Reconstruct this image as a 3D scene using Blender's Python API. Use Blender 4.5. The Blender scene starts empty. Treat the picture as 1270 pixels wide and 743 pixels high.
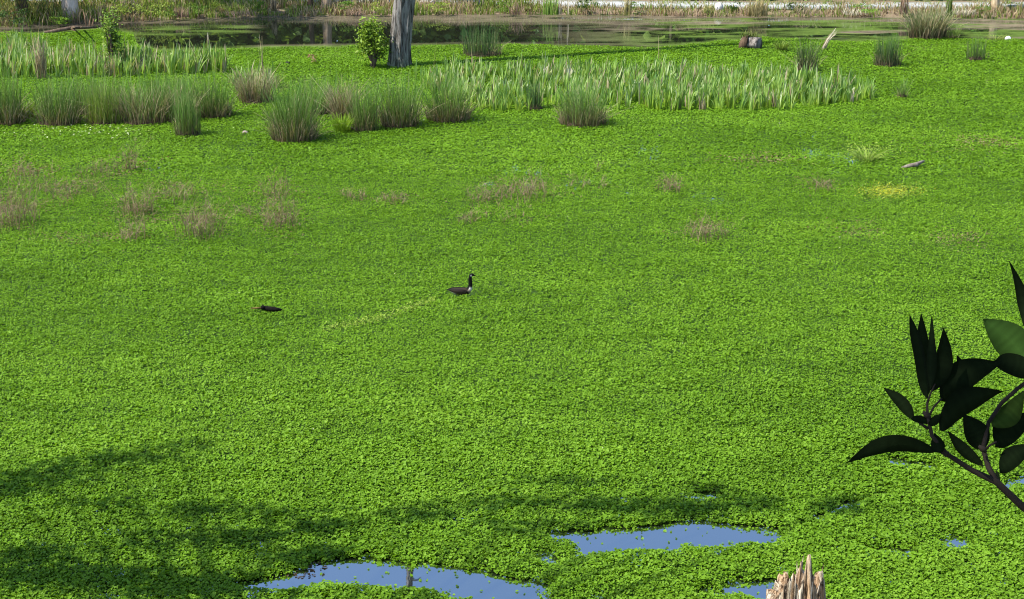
import bpy, math, random
import numpy as np
from mathutils import Vector

rng = np.random.default_rng(11)
random.seed(7)
SC = bpy.context.scene
COL = SC.collection

# ---------------------------------------------------------------- camera frame
W0, H0, F0, CAMH = 1270.0, 743.0, 1900.0, 11.8
TH = math.radians(18.4)
CT, ST = math.cos(TH), math.sin(TH)


def ray(px, py):
    u = (np.asarray(px, float) - W0 / 2) / F0
    v = (np.asarray(py, float) - H0 / 2) / F0
    return u, CT - v * ST, ST + v * CT          # x, forward, drop  per metre of depth


def P(px, py, z=0.0):
    """point of the place at height z that lies on a photograph pixel"""
    u, f, dr = ray(px, py)
    d = (CAMH - z) / dr
    return np.stack([u * d, f * d, np.zeros_like(d) + z], -1)


def PD(px, py, d):
    u, f, dr = ray(px, py)
    return np.array([u * d, f * d, CAMH - dr * d])


def to_px(x, y, z=0.0):
    dz = CAMH - z
    dep = y * CT + dz * ST
    dn = -y * ST + dz * CT
    return W0 / 2 + F0 * x / dep, H0 / 2 + F0 * dn / dep


def scale_at(py):                                # photo pixels per metre on the water
    _, _, dr = ray(0, py)
    return F0 * dr / CAMH


SUN_EL = math.radians(52)
SUN_H = np.array([-0.945, -0.33])
SUN_H = SUN_H / np.linalg.norm(SUN_H)
SUN = np.array([SUN_H[0] * math.cos(SUN_EL), SUN_H[1] * math.cos(SUN_EL), math.sin(SUN_EL)])


# ---------------------------------------------------------------- noise
def _hash(ix, iy, s):
    n = (ix.astype(np.int64) * 374761393 + iy.astype(np.int64) * 668265263 + s * 974634777) & 0xffffffff
    n = ((n ^ (n >> 13)) * 1274126177) & 0xffffffff
    return ((n ^ (n >> 16)) & 0xffff) / 65535.0


def vnoise(x, y, s=0):
    x = np.asarray(x, float); y = np.asarray(y, float)
    ix, iy = np.floor(x), np.floor(y)
    fx, fy = x - ix, y - iy
    fx = fx * fx * (3 - 2 * fx); fy = fy * fy * (3 - 2 * fy)
    a = _hash(ix, iy, s); b = _hash(ix + 1, iy, s); c = _hash(ix, iy + 1, s); d = _hash(ix + 1, iy + 1, s)
    return (a * (1 - fx) + b * fx) * (1 - fy) + (c * (1 - fx) + d * fx) * fy


def fbm(x, y, s=0, o=4):
    t, a, tot = 0, 1.0, 0
    for k in range(o):
        t = t + a * vnoise(x * 2 ** k + 17.3 * k, y * 2 ** k - 9.1 * k, s + k); tot += a; a *= .55
    return t / tot


def sstep(a, b, x):
    t = np.clip((x - a) / (b - a), 0, 1)
    return t * t * (3 - 2 * t)


# ---------------------------------------------------------------- mesh builder
class MB:
    def __init__(s):
        s.V, s.Q, s.T, s.C, s.n = [], [], [], [], 0

    def add(s, V, Q=None, T=None, C=(1, 1, 1)):
        V = np.asarray(V, np.float32).reshape(-1, 3)
        if len(V) == 0:
            return
        C = np.asarray(C, np.float32)
        if C.ndim == 1:
            C = np.tile(C[:3], (len(V), 1))
        s.V.append(V); s.C.append(C[:, :3])
        if Q is not None and len(Q): s.Q.append(np.asarray(Q, np.int32).reshape(-1, 4) + s.n)
        if T is not None and len(T): s.T.append(np.asarray(T, np.int32).reshape(-1, 3) + s.n)
        s.n += len(V)

    def build(s, name, mat, parent=None, smooth=False, loc=None):
        V = np.concatenate(s.V); C = np.concatenate(s.C)
        off = np.zeros(3)
        if parent is not None:
            off = np.array(parent.location)
        elif loc is not None:
            off = np.asarray(loc, float)
        V = V - off
        Q = np.concatenate(s.Q) if s.Q else np.zeros((0, 4), np.int32)
        T = np.concatenate(s.T) if s.T else np.zeros((0, 3), np.int32)
        me = bpy.data.meshes.new(name)
        me.vertices.add(len(V)); me.vertices.foreach_set('co', V.astype(np.float32).ravel())
        nl = Q.size + T.size
        me.loops.add(nl)
        me.loops.foreach_set('vertex_index', np.concatenate([Q.ravel(), T.ravel()]).astype(np.int32))
        me.polygons.add(len(Q) + len(T))
        st = np.concatenate([np.arange(len(Q)) * 4, Q.size + np.arange(len(T)) * 3]).astype(np.int32)
        me.polygons.foreach_set('loop_start', st)
        if smooth:
            me.polygons.foreach_set('use_smooth', np.ones(len(Q) + len(T), bool))
        ca = me.color_attributes.new('Col', 'FLOAT_COLOR', 'POINT')
        ca.data.foreach_set('color', np.concatenate([C, np.ones((len(C), 1), np.float32)], 1).ravel())
        me.update(calc_edges=True)
        me.materials.append(mat)
        o = bpy.data.objects.new(name, me)
        COL.objects.link(o)
        o.location = off if parent is None else (0, 0, 0)
        if parent is not None:
            o.parent = parent
        return o


def tag(o, label=None, cat=None, group=None, kind=None):
    if label: o['label'] = label
    if cat: o['category'] = cat
    if group: o['group'] = group
    if kind: o['kind'] = kind
    return o


def thing(name, loc, label, cat, group=None):
    o = bpy.data.objects.new(name, None)
    COL.objects.link(o)
    o.location = [float(v) for v in loc]
    o.empty_display_size = .1
    return tag(o, label, cat, group)


def lerp(a, b, t):
    a = np.asarray(a, float); b = np.asarray(b, float)
    return a + (b - a) * np.asarray(t)[..., None]


def blades(mb, base, h, lean, w, droop, cb, ct, seg=4, tipw=.12, power=.8, base_w=1.0, cpow=1.0):
    """upright strips. base (n,3), h (n,), lean (n,2) metres at the tip, w (n,), droop (n,) fraction, cb/ct (n,3)"""
    n = len(base)
    if n == 0: return
    h = np.broadcast_to(np.asarray(h, float), n); w = np.broadcast_to(np.asarray(w, float), n)
    droop = np.broadcast_to(np.asarray(droop, float), n)
    az = rng.uniform(0, 2 * np.pi, n)
    t = np.linspace(0, 1, seg + 1)
    ctr = np.zeros((n, seg + 1, 3))
    ctr[:, :, :2] = base[:, None, :2] + lean[:, None, :] * (t ** 1.7)[None, :, None]
    ctr[:, :, 2] = base[:, None, 2] + h[:, None] * (t[None] - droop[:, None] * t[None] ** 3)
    prof = np.maximum(tipw, (1 - t ** 2.2) ** power) * (base_w + (1 - base_w) * np.minimum(1, t * 3))
    side = np.stack([np.cos(az), np.sin(az), np.zeros(n)], -1)
    hw = (w[:, None] * prof[None] / 2)[..., None] * side[:, None, :]
    V = np.stack([ctr - hw, ctr + hw], 2).reshape(-1, 3)
    k = np.arange(seg)
    q = np.stack([2 * k, 2 * k + 1, 2 * k + 3, 2 * k + 2], -1)
    Q = (np.arange(n)[:, None, None] * 2 * (seg + 1) + q[None]).reshape(-1, 4)
    tt = t ** cpow
    C = cb[:, None, :] * (1 - tt)[None, :, None] + ct[:, None, :] * tt[None, :, None]
    C = np.repeat(C, 2, axis=1).reshape(-1, 3)
    mb.add(V, Q, None, C)


def leafs(mb, pos, length, width, tilt, col, az=None, fine=False, fold=.25):
    """loose leaf faces folded on the midrib; tilt is the slope of the leaf's axis above the horizontal"""
    n = len(pos)
    if n == 0: return
    length = np.broadcast_to(np.asarray(length, float), n)[:, None]
    width = np.broadcast_to(np.asarray(width, float), n)[:, None]
    if az is None: az = rng.uniform(0, 2 * np.pi, n)
    tilt = np.broadcast_to(np.asarray(tilt, float), n)
    roll = rng.normal(0, .35, n)
    a = np.stack([np.cos(az) * np.cos(tilt), np.sin(az) * np.cos(tilt), np.sin(tilt)], -1)
    s = np.stack([-np.sin(az), np.cos(az), np.zeros(n)], -1)
    u = np.cross(a, s)
    s2 = s * np.cos(roll)[:, None] + u * np.sin(roll)[:, None]
    u2 = np.cross(a, s2)
    if fine:
        pts = [(-.5, 0, 0), (-.28, .42, fold), (.18, .5, fold), (.5, 0, -.06), (.18, -.5, fold), (-.28, -.42, fold)]
        V = np.stack([pos + a * length * p + s2 * width * q + u2 * width * r * (1 if k not in (0, 3) else 1)
                      for k, (p, q, r) in enumerate(pts)], 1).reshape(-1, 3)
        b = np.arange(n)[:, None, None] * 6
        Q = (b + np.array([[0, 3, 2, 1], [0, 5, 4, 3]])[None]).reshape(-1, 4)
        mb.add(V, Q, None, np.repeat(col, 6, 0))
    else:
        pts = [(-.5, 0, 0), (0, .5, fold), (.5, 0, 0), (0, -.5, fold)]
        V = np.stack([pos + a * length * p + s2 * width * q + u2 * width * r for (p, q, r) in pts], 1).reshape(-1, 3)
        b = np.arange(n)[:, None, None] * 4
        T = (b + np.array([[0, 2, 1], [0, 3, 2]])[None]).reshape(-1, 3)
        mb.add(V, None, T, np.repeat(col, 4, 0))


def tube(mb, pts, rad, sides=8, col=(1, 1, 1), rough=0., seed=0, cap=True):
    pts = np.asarray(pts, float); m = len(pts)
    rad = np.broadcast_to(np.asarray(rad, float), m)
    d = np.gradient(pts, axis=0); d /= np.linalg.norm(d, axis=1, keepdims=True) + 1e-9
    up = np.array([0, 0, 1.]) if abs(d[0, 2]) < .8 else np.array([1., 0, 0])
    V = []
    a = np.linspace(0, 2 * np.pi, sides, endpoint=False)
    s = np.cross(d[0], up); s /= np.linalg.norm(s)
    for i in range(m):
        s = s - d[i] * np.dot(s, d[i]); s /= np.linalg.norm(s)
        t = np.cross(d[i], s)
        r = rad[i] * (1 + rough * (vnoise(a * 3 + seed, np.full(sides, i * .6), seed) - .5) * 2)
        V.append(pts[i] + np.outer(np.cos(a) * r, s) + np.outer(np.sin(a) * r, t))
    V = np.concatenate(V)
    Q = []
    for i in range(m - 1):
        for k in range(sides):
            k2 = (k + 1) % sides
            Q.append((i * sides + k, i * sides + k2, (i + 1) * sides + k2, (i + 1) * sides + k))
    T = []
    if cap:
        V = np.concatenate([V, pts[:1], pts[-1:]])
        c0, c1 = m * sides, m * sides + 1
        for k in range(sides):
            k2 = (k + 1) % sides
            T.append((c0, k2, k)); T.append((c1, (m - 1) * sides + k, (m - 1) * sides + k2))
    mb.add(V, Q, T, col)


# ---------------------------------------------------------------- materials
def new_mat(name):
    m = bpy.data.materials.new(name)
    m.use_nodes = True
    nt = m.node_tree
    nt.nodes.clear()
    out = nt.nodes.new('ShaderNodeOutputMaterial')
    return m, nt, out


def N(nt, t, **kw):
    n = nt.nodes.new(t)
    for k, v in kw.items():
        setattr(n, k, v)
    return n


def foliage_mat(name, transl=.35, rough=.5, spec=.25, var=.25, vscale=9.0):
    m, nt, out = new_mat(name)
    L = nt.links
    at = N(nt, 'ShaderNodeAttribute', attribute_name='Col')
    tc = N(nt, 'ShaderNodeTexCoord')
    no = N(nt, 'ShaderNodeTexNoise'); no.inputs['Scale'].default_value = vscale
    L.new(tc.outputs['Object'], no.inputs['Vector'])
    mr = N(nt, 'ShaderNodeMapRange')
    mr.inputs['To Min'].default_value = 1 - var; mr.inputs['To Max'].default_value = 1 + var
    L.new(no.outputs['Fac'], mr.inputs['Value'])
    vm = N(nt, 'ShaderNodeVectorMath', operation='SCALE')
    L.new(at.outputs['Color'], vm.inputs[0]); L.new(mr.outputs['Result'], vm.inputs['Scale'])
    pb = N(nt, 'ShaderNodeBsdfPrincipled')
    pb.inputs['Roughness'].default_value = rough
    pb.inputs['Specular IOR Level'].default_value = spec
    L.new(vm.outputs['Vector'], pb.inputs['Base Color'])
    tr = N(nt, 'ShaderNodeBsdfTranslucent')
    hs = N(nt, 'ShaderNodeMix', data_type='RGBA', blend_type='MULTIPLY')
    hs.inputs['Factor'].default_value = 1
    L.new(vm.outputs['Vector'], hs.inputs['A']); hs.inputs['B'].default_value = (1.25, 1.2, .5, 1)
    L.new(hs.outputs['Result'], tr.inputs['Color'])
    mx = N(nt, 'ShaderNodeMixShader'); mx.inputs[0].default_value = transl
    L.new(pb.outputs[0], mx.inputs[1]); L.new(tr.outputs[0], mx.inputs[2])
    L.new(mx.outputs[0], out.inputs['Surface'])
    return m


def wood_mat(name, ramp, scale=(8, 8, 1.2), bump=.6, bdist=.03, attr=False, rough=.85):
    """streaky bark or weathered wood; ramp = [(pos, rgb)...]"""
    m, nt, out = new_mat(name)
    L = nt.links
    tc = N(nt, 'ShaderNodeTexCoord')
    mp = N(nt, 'ShaderNodeMapping'); mp.inputs['Scale'].default_value = scale
    L.new(tc.outputs['Object'], mp.inputs['Vector'])
    n1 = N(nt, 'ShaderNodeTexNoise'); n1.inputs['Scale'].default_value = 1; n1.inputs['Detail'].default_value = 8
    n1.inputs['Roughness'].default_value = .68; n1.inputs['Distortion'].default_value = .6
    L.new(mp.outputs[0], n1.inputs['Vector'])
    cr = N(nt, 'ShaderNodeValToRGB')
    el = cr.color_ramp.elements
    while len(el) < len(ramp): el.new(.5)
    for e, (p, c) in zip(el, ramp):
        e.position = p; e.color = (*c, 1)
    L.new(n1.outputs['Fac'], cr.inputs['Fac'])
    pb = N(nt, 'ShaderNodeBsdfPrincipled'); pb.inputs['Roughness'].default_value = rough
    pb.inputs['Specular IOR Level'].default_value = .15
    if attr:
        at = N(nt, 'ShaderNodeAttribute', attribute_name='Col')
        mu = N(nt, 'ShaderNodeMix', data_type='RGBA', blend_type='MULTIPLY'); mu.inputs['Factor'].default_value = 1
        L.new(cr.outputs['Color'], mu.inputs['A']); L.new(at.outputs['Color'], mu.inputs['B'])
        L.new(mu.outputs['Result'], pb.inputs['Base Color'])
    else:
        L.new(cr.outputs['Color'], pb.inputs['Base Color'])
    bp = N(nt, 'ShaderNodeBump'); bp.inputs['Strength'].default_value = bump; bp.inputs['Distance'].default_value = bdist
    L.new(n1.outputs['Fac'], bp.inputs['Height']); L.new(bp.outputs[0], pb.inputs['Normal'])
    L.new(pb.outputs[0], out.inputs['Surface'])
    return m


def plain_mat(name, rough=.7, spec=.2, nscale=20., var=.2, bump=.2):
    m, nt, out = new_mat(name)
    L = nt.links
    at = N(nt, 'ShaderNodeAttribute', attribute_name='Col')
    tc = N(nt, 'ShaderNodeTexCoord')
    no = N(nt, 'ShaderNodeTexNoise'); no.inputs['Scale'].default_value = nscale; no.inputs['Detail'].default_value = 5
    L.new(tc.outputs['Object'], no.inputs['Vector'])
    mr = N(nt, 'ShaderNodeMapRange'); mr.inputs['To Min'].default_value = 1 - var; mr.inputs['To Max'].default_value = 1 + var
    L.new(no.outputs['Fac'], mr.inputs['Value'])
    vm = N(nt, 'ShaderNodeVectorMath', operation='SCALE')
    L.new(at.outputs['Color'], vm.inputs[0]); L.new(mr.outputs['Result'], vm.inputs['Scale'])
    pb = N(nt, 'ShaderNodeBsdfPrincipled'); pb.inputs['Roughness'].default_value = rough
    pb.inputs['Specular IOR Level'].default_value = spec
    L.new(vm.outputs['Vector'], pb.inputs['Base Color'])
    bp = N(nt, 'ShaderNodeBump'); bp.inputs['Strength'].default_value = bump; bp.inputs['Distance'].default_value = .02
    L.new(no.outputs['Fac'], bp.inputs['Height']); L.new(bp.outputs[0], pb.inputs['Normal'])
    L.new(pb.outputs[0], out.inputs['Surface'])
    return m


def water_mat():
    m, nt, out = new_mat('pond_water')
    L = nt.links
    tc = N(nt, 'ShaderNodeTexCoord')
    no = N(nt, 'ShaderNodeTexNoise'); no.inputs['Scale'].default_value = 1.3; no.inputs['Detail'].default_value = 3
    L.new(tc.outputs['Object'], no.inputs['Vector'])
    bp = N(nt, 'ShaderNodeBump'); bp.inputs['Strength'].default_value = .05; bp.inputs['Distance'].default_value = .02
    L.new(no.outputs['Fac'], bp.inputs['Height'])
    gl = N(nt, 'ShaderNodeBsdfGlossy'); gl.inputs['Roughness'].default_value = .015
    gl.inputs['Color'].default_value = (.82, .88, .94, 1)
    L.new(bp.outputs[0], gl.inputs['Normal'])
    df = N(nt, 'ShaderNodeBsdfDiffuse'); df.inputs['Color'].default_value = (.012, .014, .009, 1)
    fr = N(nt, 'ShaderNodeFresnel'); fr.inputs['IOR'].default_value = WATER_IOR
    L.new(bp.outputs[0], fr.inputs['Normal'])
    mxf = N(nt, 'ShaderNodeMath', operation='MAXIMUM'); mxf.inputs[1].default_value = .5
    L.new(fr.outputs[0], mxf.inputs[0])
    mx = N(nt, 'ShaderNodeMixShader')
    L.new(mxf.outputs[0], mx.inputs[0]); L.new(df.outputs[0], mx.inputs[1]); L.new(gl.outputs[0], mx.inputs[2])
    # surface film of dust, pollen and thin duckweed: colour and cover are stored on the sheet
    at = N(nt, 'ShaderNodeAttribute', attribute_name='Col')
    cv = N(nt, 'ShaderNodeAttribute', attribute_name='Cover')
    fd = N(nt, 'ShaderNodeBsdfDiffuse')
    L.new(at.outputs['Color'], fd.inputs['Color'])
    n2 = N(nt, 'ShaderNodeTexNoise'); n2.inputs['Scale'].default_value = 1.0; n2.inputs['Detail'].default_value = 9
    n2.inputs['Roughness'].default_value = .7
    mp = N(nt, 'ShaderNodeMapping'); mp.inputs['Scale'].default_value = (.9, 1.6, 1)
    L.new(tc.outputs['Object'], mp.inputs['Vector']); L.new(mp.outputs[0], n2.inputs['Vector'])
    mr = N(nt, 'ShaderNodeMapRange'); mr.inputs['From Min'].default_value = .35; mr.inputs['From Max'].default_value = .65
    mr.inputs['To Min'].default_value = .55; mr.inputs['To Max'].default_value = 1.25
    L.new(n2.outputs['Fac'], mr.inputs['Value'])
    mm = N(nt, 'ShaderNodeMath', operation='MULTIPLY', use_clamp=True)
    L.new(mr.outputs['Result'], mm.inputs[0]); L.new(cv.outputs['Fac'], mm.inputs[1])
    m2 = N(nt, 'ShaderNodeMixShader')
    L.new(mm.outputs[0], m2.inputs[0]); L.new(mx.outputs[0], m2.inputs[1]); L.new(fd.outputs[0], m2.inputs[2])
    L.new(m2.outputs[0], out.inputs['Surface'])
    return m


WATER_IOR = 2.6
M_WEED = foliage_mat('weed_leaf', .36, .5, .12, .18, 1.6)
M_RUSH = foliage_mat('rush_stem', .25, .5, .3)
M_DRY = foliage_mat('dry_stem', .15, .8, .1)
M_IRIS = foliage_mat('sword_leaf', .3, .4, .35)
M_LEAF = foliage_mat('tree_leaf', .3, .5, .2)
M_DARKLEAF = foliage_mat('branch_leaf', .2, .65, .02, .2, 30)
M_GRASS = foliage_mat('bank_grass', .3, .6, .15)
M_PLAIN = plain_mat('mottled')
M_FEATHER = plain_mat('feather', .75, .1, 60, .25, .1)
M_WATER = water_mat()
M_BARK_GREY = wood_mat('grey_bark', [(.36, (.018, .015, .012)), (.44, (.085, .075, .064)), (.53, (.20, .182, .164)), (.70, (.33, .305, .275))], (9, 9, 1.1), 1.0, .10, True)
M_BARK_PALE = wood_mat('pale_bark', [(.30, (.12, .09, .07)), (.5, (.40, .36, .32)), (.72, (.62, .58, .54))], (4, 4, .8), .6, .04, True)
M_BARK_BROWN = wood_mat('brown_bark', [(.3, (.03, .02, .014)), (.55, (.12, .085, .06)), (.75, (.24, .19, .14))], (9, 9, 2), .8, .04, True)
M_SNAG = wood_mat('weathered_wood', [(.36, (.03, .022, .016)), (.44, (.15, .11, .075)), (.50, (.42, .36, .27)), (.58, (.60, .54, .44)), (.8, (.64, .60, .53))], (34, 34, 2.2), 1.0, .03, True)
M_TWIG = wood_mat('dark_twig', [(.3, (.008, .006, .004)), (.7, (.022, .017, .012))], (30, 30, 8), .4, .003)


# ---------------------------------------------------------------- ground
def pl_interp(pts):
    xs = [p[0] for p in pts]; ys = [p[1] for p in pts]
    return lambda x: np.interp(x, xs, ys)


shore_px = [(-400, 40), (0, 34), (60, 32), (120, 28), (180, 25), (260, 22.5), (330, 20), (500, 18.5), (700, 18.5), (900, 20), (1270, 22), (1700, 24)]
_sp = P(np.array([p[0] for p in shore_px]), np.array([p[1] for p in shore_px]))
shore_w = pl_interp([(a[0], a[1]) for a in _sp])


def shore(x):
    return shore_w(x) + (fbm(x * .35, x * 0, 5) - .5) * 1.0


def ground_h(x, y):
    sh = shore(x)
    far = -.5 + .5 * sstep(-3, 0, y - sh) + .22 * sstep(0, 1.2, y - sh) + .12 * sstep(1.2, 4, y - sh) \
        + .10 * (fbm(x * .8, y * .8, 3) - .5) * sstep(0, .8, y - sh) + 2.5 * sstep(15, 300, y - sh)
    near = np.interp(y, [-400, -30, -3, 1, 6, 13, 18, 22], [16, 11.2, 10.3, 10.0, 6.6, 1.6, -.1, -.6]) + .25 * (fbm(x * .5, y * .5, 8) - .5) * sstep(20, 12, y)
    side = 3.0 * sstep(38, 62, np.abs(x)) - .5
    return np.maximum(np.maximum(far, near), np.where(y < 30, np.maximum(side, near), side))


def grid(xs, ys):
    X, Y = np.meshgrid(xs, ys)
    nx, ny = len(xs), len(ys)
    i = np.arange((ny - 1) * (nx - 1)); r, c = i // (nx - 1), i % (nx - 1)
    Q = np.stack([r * nx + c, r * nx + c + 1, (r + 1) * nx + c + 1, (r + 1) * nx + c], -1)
    return X.ravel(), Y.ravel(), Q


def ground_mat():
    m, nt, out = new_mat('bank_soil')
    L = nt.links
    tc = N(nt, 'ShaderNodeTexCoord')
    n1 = N(nt, 'ShaderNodeTexNoise'); n1.inputs['Scale'].default_value = .9; n1.inputs['Detail'].default_value = 9; n1.inputs['Roughness'].default_value = .65
    L.new(tc.outputs['Object'], n1.inputs['Vector'])
    cr = N(nt, 'ShaderNodeValToRGB')
    el = cr.color_ramp.elements
    el[0].position = .35; el[0].color = (.11, .075, .05, 1)
    el[1].position = .62; el[1].color = (.07, .105, .025, 1)
    e = el.new(.48); e.color = (.20, .15, .10, 1)
    L.new(n1.outputs['Fac'], cr.inputs['Fac'])
    pb = N(nt, 'ShaderNodeBsdfPrincipled'); pb.inputs['Roughness'].default_value = .95; pb.inputs['Specular IOR Level'].default_value = .1
    L.new(cr.outputs['Color'], pb.inputs['Base Color'])
    bp = N(nt, 'ShaderNodeBump'); bp.inputs['Strength'].default_value = .6; bp.inputs['Distance'].default_value = .1
    L.new(n1.outputs['Fac'], bp.inputs['Height']); L.new(bp.outputs[0], pb.inputs['Normal'])
    L.new(pb.outputs[0], out.inputs['Surface'])
    return m


def build_ground():
    xs = np.unique(np.concatenate([np.linspace(-3000, -80, 14), np.linspace(-80, 80, 141), np.linspace(80, 3000, 14)]))
    ys = np.unique(np.concatenate([np.linspace(-400, -30, 8), np.linspace(-30, 24, 55), np.linspace(24, 76, 30), np.linspace(76, 92, 46), np.linspace(92, 130, 12), np.linspace(130, 4000, 14)]))
    X, Y, Q = grid(xs, ys)
    mb = MB()
    mb.add(np.stack([X, Y, ground_h(X, Y)], -1), Q)
    tag(mb.build('ground', ground_mat(), smooth=True), 'earth banks and pond bed under the water and the plants', 'ground', kind='structure')


build_ground()

# mat outline --------------------------------------------------------------
_mf = pl_interp([(-500, 44), (0, 42), (60, 41), (100, 38), (130, 36), (165, 40), (172, 56), (200, 60), (300, 57), (330, 55.5), (450, 54), (600, 52), (700, 53.5),
                     (800, 56), (870, 53), (900, 48), (960, 47), (1020, 49), (1080, 50), (1140, 48), (1190, 47), (1270, 49), (1700, 50)])
mat_far = lambda x: _mf(x) + np.interp(x, [150, 200, 800, 900], [1, 4.5, 4.5, 2])
PUDDLES = [
    [(686, 664), (760, 661), (800, 657), (830, 652), (880, 650), (925, 656), (960, 662), (972, 667), (940, 675), (850, 678), (790, 681), (760, 685), (722, 691), (716, 676), (702, 669)],
    [(395, 699), (430, 697), (520, 704), (600, 713), (668, 727), (676, 760), (640, 752), (575, 744), (545, 733), (500, 729), (440, 722), (390, 724), (345, 731), (306, 729), (350, 717), (388, 710)],
    [(893, 726), (950, 721), (964, 731), (957, 744), (900, 741)],
    [(1168, 672), (1193, 669), (1202, 680), (1180, 684)],
    [(1062, 678), (1142, 682), (1140, 691), (1080, 687)],
    [(1243, 596), (1290, 588), (1290, 605), (1250, 607)],
    [(1105, 572), (1162, 577), (1160, 581), (1112, 577)],
    [(862, 730), (890, 731), (888, 738), (866, 738)],
    [(676, 689), (692, 694), (688, 700), (672, 698)],
    [(836, 607), (892, 614), (888, 620), (842, 615)],
    [(1005, 640), (1050, 622), (1098, 610), (1102, 615), (1058, 630), (1015, 647)],
]


def poly_sd(px, py, poly):
    """signed distance in photo pixels, vertical distances weighted (negative inside)"""
    poly = np.array(poly, float)
    K = 2.0
    x = px; y = py * K
    poly = poly * [1, K]
    best = np.full(x.shape, 1e9)
    ins = np.zeros(x.shape, bool)
    for i in range(len(poly)):
        a, b = poly[i], poly[(i + 1) % len(poly)]
        d = b - a
        t = np.clip(((x - a[0]) * d[0] + (y - a[1]) * d[1]) / (d @ d), 0, 1)
        best = np.minimum(best, np.hypot(x - a[0] - t * d[0], y - a[1] - t * d[1]))
        c = ((a[1] > y) != (b[1] > y)) & (x < (b[0] - a[0]) * (y - a[1]) / (b[1] - a[1] + 1e-12) + a[0])
        ins ^= c
    return np.where(ins, -best, best)


def puddle_sd(x, y):
    px, py = to_px(x, y)
    out = np.full(x.shape, 1e9)
    near = (py > 540)
    if near.any():
        a, b = px[near], py[near]
        o = np.full(a.shape, 1e9)
        for k, p in enumerate(PUDDLES):
            o = np.minimum(o, poly_sd(a, b, p) + (-5 if k < 2 else 0 if k < 9 else 5))
        nz = (fbm(x[near] * 3.1, y[near] * 3.1, 21, 4) - .5) * 26
        out[near] = o + nz
    return out                                    # > 0 covered by weed


def far_sd(x, y):
    px, py = to_px(x, y)
    return (py - mat_far(px)) + (fbm(x * .55, y * .8, 33, 4) - .5) * 7


# water -----------------------------------------------------------------------
def build_water():
    xs = np.unique(np.concatenate([np.linspace(-70, -34, 10), np.linspace(-34, 34, 240), np.linspace(34, 70, 10)]))
    ys = np.unique(np.concatenate([np.linspace(12, 66, 24), np.linspace(66, 90, 170)]))
    X, Y, Q = grid(xs, ys)
    px, py = to_px(X, Y)
    nz = fbm(X * .22, Y * .9, 41, 5); n2 = fbm(X * .5 + 9, Y * 1.6, 47, 5)
    brown = np.array([.19, .155, .105]); green = np.array([.095, .145, .030])
    sh = shore(X)
    toshore = sh - Y
    # dusty film in a belt under the far bank
    belt = np.interp(px, [0, 170, 330, 360, 460, 560, 640, 760, 1270], [2, 3, 3.5, 5.5, 6, 9, 9, 12, 11])
    ypx_sh = np.interp(px, [p[0] for p in shore_px], [p[1] for p in shore_px])
    dn = py - ypx_sh
    cov = .5 * sstep(belt + 4, belt - 3, dn + (nz - .5) * 9)
    # broken film further out, to the right
    right = sstep(620, 860, px)
    cov = np.maximum(cov, right * .72 * sstep(.38, .58, n2 + .05))
    gmask = sstep(.42, .58, nz + .18 * sstep(24, 42, py) * right) * right
    lft = sstep(335, 300, px)
    cov = np.maximum(cov, lft * .62 * sstep(.36, .60, n2) * sstep(8, 12, dn + (nz - .5) * 6) * sstep(24, 17, dn + (nz - .5) * 5))
    gmask = np.maximum(gmask, lft * sstep(5, 9, dn))
    cov = np.maximum(cov, .9 * sstep(-5, 0, py - mat_far(px) + (nz - .5) * 6))
    gmask = np.maximum(gmask, sstep(-6, -1, py - mat_far(px)))
    cov = np.where(py > mat_far(px) + 12, 0, cov)
    C = lerp(brown, green, np.clip(gmask, 0, 1)) * (.75 + .5 * n2[:, None])
    mb = MB(); mb.add(np.stack([X, Y, 0 * X], -1), Q, None, C)
    o = mb.build('pond_water', M_WATER)
    ca = o.data.attributes.new('Cover', 'FLOAT', 'POINT')
    ca.data.foreach_set('value', np.clip(cov, 0, 1).astype(np.float32))
    tag(o, 'still pond water with sky and bank reflected in it', 'water', kind='structure')


build_water()


# floating weed ---------------------------------------------------------------
def mat_h(x, y):
    k = 1 - .6 * sstep(30, 55, y)
    return .012 + (.062 * fbm(x * 2.2, y * 2.2, 51, 3) + .055 * fbm(x * .45, y * .45, 55, 3)) * k


BROWN_SPOTS = [(15, 262, 45, 26), (80, 236, 60, 14), (165, 215, 40, 14), (172, 272, 34, 24), (246, 270, 40, 24), (346, 262, 32, 30), (222, 240, 50, 14), (30, 214, 40, 14),
               (650, 235, 50, 12), (606, 244, 32, 8), (585, 266, 22, 8), (830, 232, 20, 9), (875, 285, 36, 12), (445, 243, 20, 8), (485, 247, 26, 8), (1020, 228, 26, 8),
               (110, 297, 60, 6), (1210, 178, 60, 8), (1062, 285, 30, 10), (1195, 300, 40, 10), (940, 200, 40, 7)]


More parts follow.
